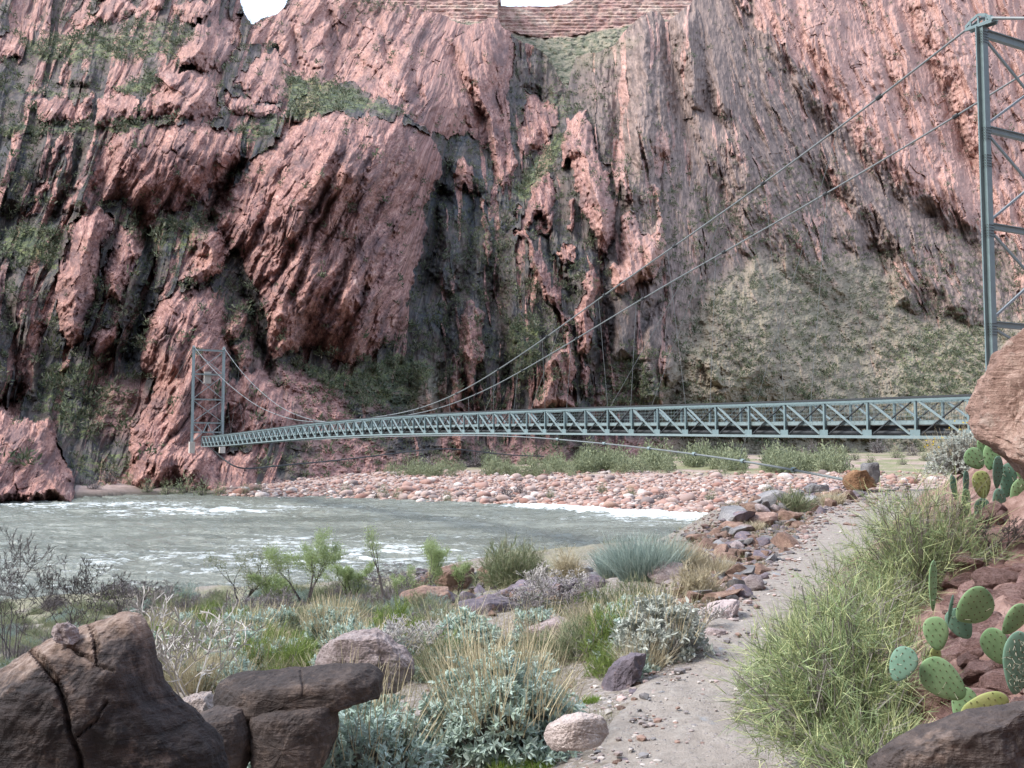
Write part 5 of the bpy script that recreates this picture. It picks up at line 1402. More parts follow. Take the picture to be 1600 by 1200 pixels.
for i, (px, py, hp, wp, mat, n0, lab) in enumerate([
    (20, 1040, 180, 200, M_DARKWOOD, 8, "dark leafless shrub at the left edge behind the varnished boulder"),
    (125, 1000, 125, 150, M_DARKWOOD, 7, "dark leafless shrub right of the one at the left edge"),
    (-70, 1010, 170, 180, M_DARKWOOD, 7, "dark leafless shrub reaching in from beyond the left edge"),
    (215, 975, 70, 110, M_PURPTW, 6, "mauve leafless shrub behind the varnished boulder's top"),
    (300, 1095, 175, 200, M_WHITEWOOD, 6, "bleached white leafless shrub between the boulder and the long slab"),
    (410, 985, 70, 120, M_PURPTW, 6, "mauve leafless shrub below the sparse olive sapling"),
    (620, 940, 55, 120, M_PURPTW, 6, "mauve leafless shrub at the feet of the tall dark sapling"),
    (860, 985, 80, 150, M_PURPTW, 7, "mauve leafless shrub in front of the purple ledge"),
    (1075, 985, 60, 110, M_WHITEWOOD, 6, "bleached leafless shrub right of the gnarled brittlebush"),
    (1545, 870, 90, 130, M_DARKWOOD, 5, "small dark twiggy shrub on the pink slope above the big cactus pads")]):
    p = hit(px, py)
    put(bare_shrub(240 + i, W(hp, p), W(wp, p), lab, mat, n0 + (0 if mat is M_DARKWOOD else 2), 4 if mat is not M_WHITEWOOD else 3, .012 if i != 4 else .009, rmin=W(.32 if mat is not M_WHITEWOOD else .75, p)), px, py, .05, p=p)

# low scrub between the boulder and the river
SCRUB = []
for i in range(5):
    SCRUB.append(twig_bush(260 + i, 1.7, 1.6, .75, "low grey-olive scrub bush in the strip along the near river bank", [M_OLIVE, M_OLIVE, M_PURPTW, M_BLUEGR, M_OLIVE][i], 3600, (.10, .32), .011, 40, .8, "scrub_bush", wmat=M_PURPTW, shell=(.25, .95), spread=.5))
r_ = np.random.default_rng(77)
spots = []
for k in range(240):
    px = r_.uniform(-60, 690); py = r_.uniform(926, 1010) + (20 if px < 160 else 0)
    spots.append((px, py))
for k in range(45): spots.append((r_.uniform(-80, 270), r_.uniform(985, 1060)))
for k, (px, py) in enumerate(spots):
    p = hit(px, py); o = SCRUB[k] if k < 5 else SCRUB[k % 5]; s = r_.uniform(.38, .8) * (p.y / 32) ** .8 * (.8 if px < 260 else 1)
    lab = ["low grey-olive scrub bush in the strip along the near river bank", "low olive scrub bush in the strip along the near river bank", "low mauve twiggy scrub bush in the strip along the near river bank",
           "low blue-green scrub bush in the strip along the near river bank", "low olive-brown scrub bush in the strip along the near river bank"][k % 5]
    grp = ["grey-olive", "olive", "mauve", "blue-green", "olive-brown"][k % 5] + " scrub along the near bank"
    if k < 5:
        o.location = (p.x, p.y, p.z - .05); o.scale = (s,) * 3; tag(o, lab, "bush", grp)
    else: dup(o, (p.x, p.y, p.z - .05), r_.uniform(0, 6.3), s, lab, grp)

# small plants filling the brush
FILL = [brittlebush(280, .55, .5, .30, "", ros=150, stalks=90, leaf=.045), grass_tuft(281, .45, .35, "", M_DRY, 420, .005), twig_bush(282, .6, .6, .34, "", M_OLIVE, 2600, (.05, .16), .0045, 40, .8, "scrub_bush", spread=.5),
        twig_bush(283, .55, .5, .32, "", M_GREEN, 2400, (.05, .16), .0045, 40, .9, "scrub_bush", spread=.45), bare_shrub(284, .5, .7, "", M_WHITEWOOD, 8, 4, .008, .0028), twig_bush(285, .6, .55, .3, "", M_DRY, 2200, (.06, .18), .0045, 30, .8, "scrub_bush", spread=.6)]
FN = ["small silver-leaved bush", "straw grass tuft", "small olive bush", "small green bush", "small bleached leafless shrub", "small straw-coloured bush"]
for f_, c_ in zip(FILL, ["bush", "grass tuft", "bush", "bush", "bare shrub", "bush"]): f_["category"] = c_
first = set()
for k in range(150):
    if k < 105: px = r_.uniform(225, 700); py = r_.uniform(985, 1085)
    elif k < 130: px = r_.uniform(820, 1010); py = r_.uniform(960, 1060)
    else: px = r_.uniform(330, 700); py = r_.uniform(1150, 1230)
    if k < 105 and py < 1040 and (465 < px < 545 or 560 < px < 680): continue
    p = hit(px, py); j = int(r_.choice(6, p=[.34, .10, .24, .20, .03, .09] if k < 130 else [.8, .04, .06, .04, .02, .04])); s = r_.uniform(.6, 1.25) * (p.y / 9) ** .45
    lab = FN[j] + " in the dense brush between the dark boulder and the trail"; grp = FN[j] + "s in the near brush"
    if j in first: dup(FILL[j], (p.x, p.y, p.z - .03), r_.uniform(0, 6.3), s, lab, grp)
    else: o = FILL[j]; first.add(j); o.location = (p.x, p.y, p.z - .03); o.scale = (s,) * 3; o["label"] = lab; o["group"] = grp

# ------------------------------------------------------------------ prickly pears
def mat_pad(name, c0, c1):
    m, nt, b = nodemat(name, 0.75, 0.2); N = NT(nt)
    P = N.pos(obj=True); n = N.noise(P, 9, 5, .6); c = N.mix(N.ramp(n, [(.35, 0.0), (.65, 1.0)]), c0, c1)
    sc = N.ramp(N.noise(P, 22, 4, .7), [(.64, 0.0), (.70, .8)]); c = N.mix(sc, c, (0.36, 0.33, 0.17))
    N.l(c, b.inputs["Base Color"]); N.bump(n, .25, .006, b); return m


M_PADG = mat_pad("green_pad", (0.14, 0.24, 0.115), (0.245, 0.365, 0.19)); M_PADB = mat_pad("bluish_pad", (0.10, 0.19, 0.135), (0.175, 0.28, 0.21)); M_PADY = mat_pad("yellowing_pad", (0.24, 0.29, 0.10), (0.36, 0.37, 0.16))
M_AREOLE, _nt, _b = nodemat("areole_brown", .9); _b.inputs["Base Color"].default_value = (0.10, 0.085, 0.05, 1)
M_SPINE, _nt, _b = nodemat("pale_spine", .6); _b.inputs["Base Color"].default_value = (0.62, 0.58, 0.46, 1)


def pad_mesh(r, w, h, th):
    nu, nv = 40, 15
    u = np.linspace(0, 2 * np.pi, nu, endpoint=False); v = np.linspace(-np.pi / 2, np.pi / 2, nv)
    U, Vv = np.meshgrid(u, v)
    zc = np.sin(U); xw = np.cos(U) * (0.80 + 0.20 * zc)            # egg shaped, narrower at the joint
    edge = np.cos(Vv) ** .8 if False else np.clip(np.cos(Vv), 0, 1) ** .75
    wob = 1 + .035 * pn2(U * 1.5, U * 0 + r.uniform(0, 90), 3)
    X = xw * edge * w / 2 * wob; Z = (zc * edge * wob + 1) * h / 2; Y = np.sin(Vv) * th / 2
    Y = Y + .05 * h * np.sin(2.2 * X / w + r.uniform(-1, 1)) * .6
    i = np.arange(nu * nv).reshape(nv, nu); j = np.roll(i, -1, 1)
    return np.stack([X, Y, Z], -1).reshape(-1, 3), np.stack([i[:-1], j[:-1], j[1:], i[1:]], -1).reshape(-1, 4)


def prickly_pear(name, pads, d, label, seed, spine=.02):
    """pads: (column, row, width, height, tilt in degrees, facing in degrees, depth offset, material, spines)"""
    r = np.random.default_rng(seed)
    c = at(sum(p[0] for p in pads) / len(pads), max(p[1] for p in pads), d); root = empty(name, (c.x, c.y, gz(c.x, c.y))); tag(root, label, "cactus")
    for (px, py, w, h, tilt, face, dy, mat, sp) in pads:
        q = at(px, py, d + dy); w_, h_ = w / FPX * (d + dy), h / FPX * (d + dy); th = .10 * min(w_, h_) + .006
        V, F = pad_mesh(r, w_ * 1.08, h_, th)
        M = Matrix.Translation(q - root.location) @ Matrix.Rotation(R(tilt), 4, 'Y') @ Matrix.Rotation(R(face), 4, 'Z') @ Matrix.Translation((0, 0, -h_ / 2))
        o = link("pad", mesh_np("pad", V, [F], mat, True), root); o.matrix_local = M
        ar, sv = [], []; ars, sps = MB(), MB()
        k = 0.031 if d > 6 else .021
        for zz in np.arange(.12, .97, k / h_ * 1.05):
            half = math.sqrt(max(1 - (2 * zz - 1) ** 2, 0)) * (0.80 + 0.20 * (2 * zz - 1)) * w_ * .5
            for xx in np.arange(-half * .96, half * .97, k * 1.25):
                x_ = xx + (k * .6 if int(zz / (k / h_ * 1.05)) % 2 else 0) + r.normal() * k * .1
                if abs(x_) > half: continue
                e = math.sqrt(max(1 - (x_ / (half + 1e-6)) ** 2, 0)) ** .9
                yf = -th / 2 * e * math.sqrt(max(1 - (2 * zz - 1) ** 2 * .9, 0)) + .05 * h_ * .6 * 0 - .001
                # sit on the real surface: nearest vertex of the front half
                f_ = V[V[:, 1] < np.median(V[:, 1]) + th]; dd = (f_[:, 0] - x_) ** 2 + (f_[:, 2] - zz * h_) ** 2
                near = f_[np.argsort(dd)[:4]]; yf = near[:, 1].min()
                s_ = .0021 if d < 6 else .0038
                ars.bar((x_, yf - s_ * .5, zz * h_ - s_), (x_, yf - s_ * .5, zz * h_ + s_), s_ * 1.6, s_ * 1.2, (0, 1, 0))
                if r.random() < sp:
                    for _ in range(2 if sp > .9 else 1):
                        e_ = np.array([r.normal() * 1.0, -.55, r.normal() * 1.0 - .2]); e_ /= np.linalg.norm(e_); L = spine * r.uniform(.6, 1.3)
                        sps.bar((x_, yf, zz * h_), (x_ + e_[0] * L, yf + e_[1] * L, zz * h_ + e_[2] * L), .0007 if d < 6 else .002, .0007 if d < 6 else .002, (0, 0.2, 1))
        if ars.n: a_ = ars.build("areoles", M_AREOLE); a_.parent = o; a_["kind"] = "stuff"
        if sps.n: a_ = sps.build("spines", M_SPINE); a_.parent = o; a_["kind"] = "stuff"
    return root


prickly_pear("prickly_pear", [
    (1523, 948, 66, 66, 58, 10, 0, M_PADG, .06), (1463, 990, 42, 52, -6, -15, -.05, M_PADG, .06), (1473, 1062, 62, 82, -52, 5, -.1, M_PADG, .05), (1410, 1038, 44, 56, 28, -30, -.12, M_PADB, .35),
    (1457, 915, 34, 78, 2, 40, .05, M_PADG, .08), (1538, 1104, 46, 78, 76, 0, -.15, M_PADY, .05), (1585, 968, 40, 56, 40, 10, .02, M_PADG, .05), (1590, 1036, 62, 96, 6, 10, -.1, M_PADB, 1.0), (1484, 952, 24, 46, 12, 55, .08, M_PADB, .2),
    (1462, 1026, 26, 30, 0, 20, -.02, M_PADY, .05), (1500, 975, 40, 52, -30, -20, .12, M_PADB, .08), (1556, 1010, 46, 58, -24, -10, .14, M_PADG, .06), (1505, 1100, 40, 52, 20, -15, .08, M_PADG, .06),  (1560, 1125, 40, 50, 60, 0, -.1, M_PADY, .05)], 3.9, "prickly pear with large flat green pads on the pink slope at the right edge", 5, .022)
prickly_pear("prickly_pear", [
    (1523, 717, 37, 36, -40, 5, 0, M_PADG, .1), (1549, 713, 30, 44, 12, -10, .1, M_PADG, .1), (1541, 698, 36, 30, 20, 0, .2, M_PADG, .1), (1510, 755, 21, 40, 3, 35, -.1, M_PADB, .2), (1534, 757, 34, 44, -6, 0, -.05, M_PADY, .1),
    (1559, 738, 26, 52, 5, 20, .05, M_PADB, .1), (1575, 750, 30, 54, 8, -10, .1, M_PADB, .1), (1562, 788, 28, 50, -5, 10, -.1, M_PADB, .1), (1592, 775, 34, 56, 14, 0, 0, M_PADG, .1), (1576, 702, 40, 34, 60, 0, .15, M_PADG, .1),
    (1510, 785, 22, 44, 0, 20, -.15, M_PADG, .1), (1491, 762, 20, 40, -8, 30, -.1, M_PADB, .1), (1535, 800, 30, 44, 0, 0, -.05, M_PADB, .1), (1582, 815, 30, 46, 10, 0, -.1, M_PADB, .1), (1600, 725, 30, 46, 20, 0, 0, M_PADG, .1)],
    7.6, "prickly pear of many small pads below the overhanging boulder", 6, .03)

# ------------------------------------------------------------------ boulders and rubble
def boulder(name, poly, d, T, mat, label, seed, cracks=(), cut=.05, noise=.05, back=0.6, N_=220, M_=110, parent=None, sharp=0.55, hump=(0.5, 0.5)):
    """outline seen from the trail, rounded to real thickness, with facets, wear and cracks"""
    if d is None:
        bt = max(poly, key=lambda e: e[1]); d = hit(bt[0], bt[1] - 3).y + T * .5
    P = np.array([tuple(at(a, b, d)) for a, b in poly]); c = P.mean(0)
    c[0] = P[:, 0].min() * (1 - hump[0]) + P[:, 0].max() * hump[0]; c[2] = P[:, 2].min() * (1 - hump[1]) + P[:, 2].max() * hump[1]
    Q = np.vstack([P, P[:1]]); s = np.concatenate([[0], np.cumsum(np.linalg.norm(np.diff(Q, axis=0), axis=1))])
    t = np.linspace(0, s[-1], N_, endpoint=False)
    B = np.stack([np.interp(t, s, Q[:, j]) for j in range(3)], -1)
    for _ in range(3): B = .25 * np.roll(B, 1, 0) + .5 * B + .25 * np.roll(B, -1, 0)
    ph = np.linspace(-np.pi / 2, np.pi / 2, M_)
    k = np.cos(ph) ** sharp; y = np.sin(ph) * T * np.where(ph > 0, back, 1.0)
    V = c[None, None] + (B - c)[None] * k[:, None, None]; V[..., 1] += y[:, None]
    T0 = T
    size = max(np.ptp(P[:, 0]), np.ptp(P[:, 2]))
    V = V.reshape(-1, 3); q = (V - c) / size
    n = nrm((V - c) / np.array([np.ptp(P[:, 0]) * .5, max(T * 1.2, .05), np.ptp(P[:, 2]) * .5]) ** 2)
    r = np.random.default_rng(seed)
    dsp = noise * fbm3(q * 3.2 + seed, 5, seed) + noise * .25 * fbm3(q * 18 + seed, 3, seed + 9)
    for _ in range(16):
        m = r.normal(size=3); m[1] = -abs(m[1]) - .4; m[2] = abs(m[2]) * .4 - .1; m /= np.linalg.norm(m); h = r.uniform(.62, .96) * (q @ m).max()
        ex = np.clip(q @ m - h, 0, None); V = V - (min(cut * 14, .8) * ex * size)[:, None] * m; q = (V - c) / size
    cracks = list(cracks)
    if name in ("slope_rock", "ledge_rock"):
        for _ in range(7):
            x0, y0 = np.array(poly)[:, 0].mean(), np.array(poly)[:, 1].mean(); sp = np.ptp(np.array(poly), 0) * .55; a_ = r.uniform(0, 6.28); q_ = np.array([x0, y0]) + r.normal(size=2) * sp * .4; ln = []
            for _k in range(6): ln.append(tuple(q_)); a_ += r.normal() * .5; q_ = q_ + np.array([math.cos(a_), math.sin(a_)]) * sp * .22
            cracks.append((ln, 1.6, .014))
    for line, wd, dep in cracks:
        L = np.array([tuple(at(a, b, d)) for a, b in line])
        pxs = V[:, 0] / V[:, 1] * d; pzs = (V[:, 2] - EYE) / V[:, 1] * d + EYE
        dm = np.full(len(V), 9e9)
        for a, b in zip(L[:-1], L[1:]):
            e = (b - a)[[0, 2]]; tt = np.clip(((pxs - a[0]) * e[0] + (pzs - a[2]) * e[1]) / (e @ e), 0, 1)
            dm = np.minimum(dm, np.hypot(pxs - a[0] - tt * e[0], pzs - a[2] - tt * e[1]))
        w = wd / FPX * d * (1 + .5 * pn3(q * 30, 3))
        dsp = dsp - dep * np.exp(-(dm / w) ** 2) * (V[:, 1] < d + T * .1)
    V = V + n * (dsp * size)[:, None]
    V0 = c.copy(); V0[2] = V[:, 2].min()
    i = np.arange(N_ * M_).reshape(M_, N_); j = np.roll(i, -1, 1)
    me = mesh_np(name, V - V0, [np.stack([i[:-1], j[:-1], j[1:], i[1:]], -1).reshape(-1, 4)], mat, False)
    o = link(name, me, None, V0); tag(o, label, "rock")
    return o


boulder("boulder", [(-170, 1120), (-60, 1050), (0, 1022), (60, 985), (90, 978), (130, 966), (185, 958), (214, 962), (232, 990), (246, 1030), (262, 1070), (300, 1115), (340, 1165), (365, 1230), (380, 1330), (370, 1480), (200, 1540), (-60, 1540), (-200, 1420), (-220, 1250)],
        3.4, .34, M_BROWN_TOP, "big dark varnished sandstone boulder in the bottom left corner", 3,
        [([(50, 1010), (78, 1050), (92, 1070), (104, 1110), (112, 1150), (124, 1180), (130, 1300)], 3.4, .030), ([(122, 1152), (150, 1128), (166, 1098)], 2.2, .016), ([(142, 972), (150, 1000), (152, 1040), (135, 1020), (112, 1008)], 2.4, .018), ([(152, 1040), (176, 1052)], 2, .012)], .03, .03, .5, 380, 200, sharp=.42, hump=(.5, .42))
boulder("stone", [(78, 985), (86, 975), (100, 973), (114, 980), (122, 995), (118, 1004), (104, 1008), (90, 1000)], 3.32, .05, M_PINK, "small pinkish stone resting on top of the dark boulder", 8, (), .08, .09, 1, 60, 30)
boulder("slab_rock", [(326, 1082), (336, 1066), (370, 1054), (430, 1049), (520, 1044), (578, 1040), (600, 1056), (596, 1086), (540, 1100), (440, 1106), (380, 1112), (328, 1116)], 5.2, .28, M_DARK, "long dark log-shaped slab in front of the pink granite boulder", 4, [([(470, 1048), (474, 1075), (470, 1104)], 2, .012)], .012, .022, 0.5, 260, 120, sharp=.3)
boulder("slab_rock", [(286, 1126), (330, 1106), (386, 1104), (398, 1140), (396, 1180), (370, 1225), (290, 1225)], 5.0, .24, M_DARK, "grey-black rounded rock under the left end of the log-shaped slab", 5, (), .012, .03, .6, 160, 80, sharp=.32)
boulder("slab_rock", [(386, 1108), (450, 1098), (530, 1092), (530, 1130), (510, 1190), (440, 1215), (398, 1200)], 5.05, .22, M_DARK, "brown-grey block under the middle of the log-shaped slab", 6, (), .012, .03, .6, 160, 80, sharp=.3)
boulder("slab_rock", [(280, 1096), (320, 1088), (334, 1110), (300, 1126), (270, 1130)], 5.5, .2, M_TAN, "pale crumbling rock between the dark boulder and the long slab", 7, (), .05, .07, 1, 120, 60)
boulder("boulder", [(484, 1046), (500, 1020), (520, 1002), (550, 992), (585, 990), (606, 1002), (625, 1016), (640, 1038), (640, 1056), (624, 1072), (600, 1080), (560, 1090), (500, 1084)], 6.0, .34, M_PINK, "rounded pink granite boulder behind the long dark slab", 9,
        [([(545, 1000), (540, 1020), (528, 1042), (560, 1058)], 1.6, .012), ([(590, 992), (596, 1030), (620, 1036)], 1.6, .010)], .05, .045, 1, 240, 120)
boulder("boulder", [(848, 1150), (858, 1134), (880, 1122), (908, 1116), (934, 1120), (950, 1132), (954, 1150), (940, 1162), (900, 1168), (862, 1170)], 4.9, .12, M_TAN, "pale rounded stone on the left edge of the trail", 10, [([(868, 1148), (900, 1142), (940, 1148)], 1.2, .010)], .03, .04, 1, 200, 90)
boulder("boulder", [(1526, 660), (1534, 625), (1548, 585), (1572, 545), (1600, 515), (1660, 495), (1740, 520), (1800, 600), (1820, 740), (1760, 820), (1660, 790), (1606, 730), (1566, 700), (1540, 680)], 6.4, .42, M_BROWN, "big brown boulder jutting in from the right edge in front of the bridge", 11,
        [([(1540, 680), (1570, 690), (1600, 712)], 2, .012)], .05, .045, 1, 260, 140, sharp=.5)
boulder("slab_rock", [(1345, 1205), (1390, 1172), (1440, 1146), (1510, 1124), (1570, 1108), (1640, 1098), (1720, 1100), (1760, 1200), (1740, 1330), (1500, 1340), (1360, 1300)], 2.5, .12, M_DARK, "dark slab in the bottom right corner below the cactus", 12, (), .05, .03, 1, 240, 120, sharp=.4)
boulder("boulder", [(1318, 754), (1322, 742), (1334, 735), (1350, 736), (1368, 748), (1372, 758), (1352, 764), (1326, 766)], 37, .6, M_ORANGE, "rounded rusty orange boulder at the crest of the trail", 13, (), .05, .05, 1, 120, 60)
boulder("block_rock", [(1346, 742), (1348, 724), (1372, 722), (1374, 752), (1362, 758), (1350, 754)], 37.8, .4, M_GREY, "grey upright block behind the rusty orange boulder", 14, (), .02, .03, 1, 100, 50, sharp=.3)
boulder("slab_rock", [(1256, 762), (1266, 757), (1296, 758), (1298, 767), (1262, 770)], 31, .3, M_GREY, "flat grey slab left of the rusty orange boulder", 15, (), .03, .04, 1, 90, 44, sharp=.3)
boulder("block_rock", [(1172, 790), (1178, 784), (1196, 786), (1198, 800), (1176, 808)], 26, .3, M_PURPLE, "squarish purple block at the top of the rubble", 16, (), .02, .03, 1, 90, 44, sharp=.3)
boulder("slab_rock", [(1086, 968), (1110, 948), (1150, 938), (1166, 944), (1152, 958), (1110, 974)], None, .3, M_PINK, "flat pinkish slab at the left edge of the trail", 17, (), .04, .05, 1, 110, 54)
boulder("slab_rock", [(1090, 992), (1110, 982), (1138, 985), (1126, 996), (1098, 1000)], None, .14, M_PINK, "small pale pink slab set in the trail edge", 18, (), .04, .05, 1, 90, 44)
# river ledge
for i, (poly, d, T, mat, lab) in enumerate([
    ([(648, 912), (668, 896), (712, 888), (742, 892), (748, 918), (720, 930), (660, 932)], None, 1.0, M_RUST, "rust-stained ledge rock at the water below the broad olive bush"),
    ([(735, 892), (760, 886), (840, 892), (850, 910), (800, 922), (740, 924)], None, 1.0, M_RUST, "banded brown ledge rock under the broad olive bush"),
    ([(622, 934), (660, 922), (700, 926), (704, 946), (650, 952)], None, .8, M_RUST, "low rusty rock at the left foot of the river ledge"),
    ([(790, 930), (812, 917), (880, 910), (938, 916), (930, 934), (860, 940), (800, 942)], None, .8, M_PURPLE, "broad flat purple slab in the middle of the river ledge"),
    ([(712, 948), (766, 936), (806, 944), (800, 962), (740, 966), (712, 960)], None, .6, M_PURPLE, "purple-grey slab at the near side of the river ledge"),
    ([(900, 912), (920, 902), (944, 906), (948, 924), (910, 928)], None, .6, M_PURPLE, "small purple rock at the right end of the river ledge"),
    ([(846, 958), (880, 946), (900, 952), (896, 976), (856, 978)], None, .5, M_RUST, "rusty block in front of the purple slabs"),
    ([(900, 940), (940, 930), (956, 944), (940, 966), (902, 966)], None, .6, M_GREY, "grey block right of the rusty block on the river ledge"),
    ([(820, 986), (870, 966), (900, 980), (906, 1010), (840, 1020)], None, .5, M_PINK, "pinkish rock behind the largest brittlebush"),
    ([(938, 1078), (956, 1040), (990, 1020), (1012, 1024), (1000, 1056), (960, 1086)], None, .16, M_PURPLE, "dark purple rock holding the trail edge above the largest brittlebush"),
    ([(1002, 1028), (1030, 1000), (1056, 1000), (1050, 1020), (1016, 1040)], None, .16, M_RUST, "brown rock on the trail edge under the gnarled brittlebush"),
    ([(870, 894), (900, 880), (930, 890), (930, 904), (880, 906)], None, .5, M_GREY, "wet dark rock at the water's edge behind the river ledge")]):
    boulder("ledge_rock", poly, d, T, mat, lab, 30 + i, (), .05, .045, 1, 130, 64, sharp=.36)
# rocks of the pink slope among the cactus
for i, (poly, d, T, lab) in enumerate([
    ([(1380, 860), (1402, 836), (1426, 832), (1440, 850), (1420, 876), (1390, 880)], 9.5, .3, "small pink rock at the right edge of the trail"),
    ([(1420, 1060), (1450, 1040), (1490, 1050), (1500, 1120), (1440, 1130)], 4.5, .15, "brown pink rock under the lowest cactus pads")]):
    boulder("slope_rock", poly, d, T, M_SLOPE if i < 1 else M_BROWN, lab, 52 + i, [([(1530, 860), (1560, 900), (1600, 930), (1640, 990)], 2, .012), ([(1580, 830), (1590, 900), (1540, 960)], 2, .010)] if i == 9 else (), .05, .06, 1, 220, 110)

# rubble wall and loose stones
RUB = {}
for k, (mat, col) in enumerate([(M_RUST, "rusty brown"), (M_GREY, "grey"), (M_PURPLE, "purple grey"), (M_PINK, "pink"), (M_BROWN, "brown")]):
    RUB[col] = []
    for s in range(4):
        V, F = stone(300 + k * 10 + s, (1, .75, .5), 3, 11, (.42, .75), .05, .02, 1.6)
        RUB[col].append(mesh_np("rubble_rock", V, [F], mat, False))
r_ = np.random.default_rng(91)
ZR = [(1050, 885), (1090, 850), (1130, 826), (1172, 796), (1230, 780), (1300, 766), (1345, 768), (1300, 790), (1262, 812), (1236, 850), (1200, 888), (1176, 920), (1140, 936), (1090, 950), (1050, 930)]
n = 0
while n < 285:
    px = r_.uniform(1040, 1350); py = r_.uniform(764, 952)
    if poly_sd(np.array([px]), np.array([py]), ZR)[0] < -4: continue
    col = ["rusty brown", "grey", "purple grey", "pink", "brown"][r_.choice(5, p=[.32, .32, .16, .10, .10])]
    p = hit(px, py); inner = np.interp(px, [1050, 1340], [0, 1])
    s = W(np.clip(np.exp(r_.normal(2.65, .42)), 6, 42) * (1.15 if px < 1200 else .85), p)
    o = link("rubble_rock", RUB[col][r_.integers(4)], None, (p.x, p.y, p.z + s * .14)); o.scale = (s, s, s)
    o.rotation_euler = (r_.uniform(-.5, .5), r_.uniform(-.5, .5), r_.uniform(0, 6.3))
    tag(o, "%s angular rock among many in the rubble bank left of the trail" % col, "rock", col + " rubble beside the trail"); n += 1
SL = [mesh_np("slope_stone", *(lambda vf: (vf[0], [vf[1]]))(stone(460 + k, (1, .8, .62), 4, 12, (.45, .8), .07, .03, 1.8)), M_SLOPE, False) for k in range(6)]
n = 0
while n < 140:
    px = r_.uniform(1475, 1640); py = r_.uniform(800, 1125)
    p = hit(px, py); s = W(np.clip(np.exp(r_.normal(3.3, .5)), 10, 80), p)
    o = link("slope_stone", SL[n % 6], None, (p.x, p.y, p.z - s * .22)); o.scale = (s, s, s); o.rotation_euler = (r_.uniform(-.6, .2), r_.uniform(-.4, .4), r_.uniform(0, 6.3))
    tag(o, "reddish broken rock bedded in the pink slope around the big cactus pads", "rock", "reddish rocks of the pink slope"); n += 1
n = 0
while n < 70:      # stones lying along the near trail edges
    px = r_.uniform(930, 1230); py = r_.uniform(935, 1200); left = np.interp(py, [e[0] for e in _pe[::-1]], [e[1] for e in _pe[::-1]])
    if abs(px - left) > 30: continue
    col = ["rusty brown", "grey", "purple grey", "pink", "brown"][r_.choice(5, p=[.2, .3, .2, .2, .1])]
    p = hit(px, py); s = W(np.clip(np.exp(r_.normal(1.75, .45)), 3, 16), p)
    o = link("trail_stone", RUB[col][r_.integers(4)], None, (p.x, p.y, p.z + s * .1)); o.scale = (s, s, s); o.rotation_euler = (r_.uniform(-.4, .4), r_.uniform(-.4, .4), r_.uniform(0, 6.3))
    tag(o, "small %s stone lying along the left edge of the trail" % col, "stone", col + " stones along the trail edge"); n += 1


n = 0
while n < 110:      # broken blocks of the river ledge
    px = r_.uniform(640, 965); py = r_.uniform(893, 968)
    if abs(py - np.interp(px, [640, 960], [925, 930])) > 38: continue
    col = ["rusty brown", "grey", "purple grey"][r_.choice(3, p=[.45, .2, .35] if px < 780 else [.2, .3, .5])]
    p = hit(px, py); s = W(np.clip(np.exp(r_.normal(2.6, .45)), 6, 40), p)
    o = link("ledge_block", RUB[col][r_.integers(4)], None, (p.x, p.y, p.z + s * .12)); o.scale = (s, s, s * .9); o.rotation_euler = (r_.uniform(-.3, .3), r_.uniform(-.3, .3), r_.uniform(0, 6.3))
    tag(o, "%s broken block on the rocky ledge at the water" % col, "rock", col + " blocks on the river ledge"); n += 1


def scatter_chips():
    """small broken rock between the larger pieces of the rubble bank"""
    r = np.random.default_rng(14); lows = [stone(420 + s, (1, .75, .45), 1, 8, (.4, .75), .05, 0) for s in range(5)]
    cols = [(.14, .135, .14), (.165, .105, .085), (.11, .10, .115), (.28, .20, .18), (.20, .16, .14)]; VV, FF, TT = [], [], []; nv = 0; k = 0
    while k < 6500:
        px = r.uniform(1030, 1420); py = r.uniform(757, 960)
        if poly_sd(np.array([px]), np.array([py]), ZR)[0] < -18 + 10 * r.normal() and not (px > 1230 and py < 800 and r.random() < .5): continue
        p = hit(px, py); s = W(np.clip(np.exp(r.normal(1.2, .5)), 1, 11), p); V, F = lows[k % 5]; a = r.uniform(0, 6.3); c, s_ = math.cos(a), math.sin(a)
        VV.append(V @ np.array([[c, s_, 0], [-s_, c, 0], [0, 0, 1]]) * s + np.array([p.x, p.y, p.z + s * .2])); FF.append(F + nv); nv += len(V); TT.append(np.tile(np.array(cols[r.integers(5)]) * r.uniform(.7, 1.25), (len(V), 1))); k += 1
    me = mesh_np("rock_chips", np.concatenate(VV), [np.concatenate(FF)], bpy.data.materials["river_cobble"]); set_attr(me, "tint", np.concatenate(TT))
    tag(link("rubble", me), "small broken stones between the larger rubble rocks beside the trail", "rubble", None, "stuff")


scatter_chips()


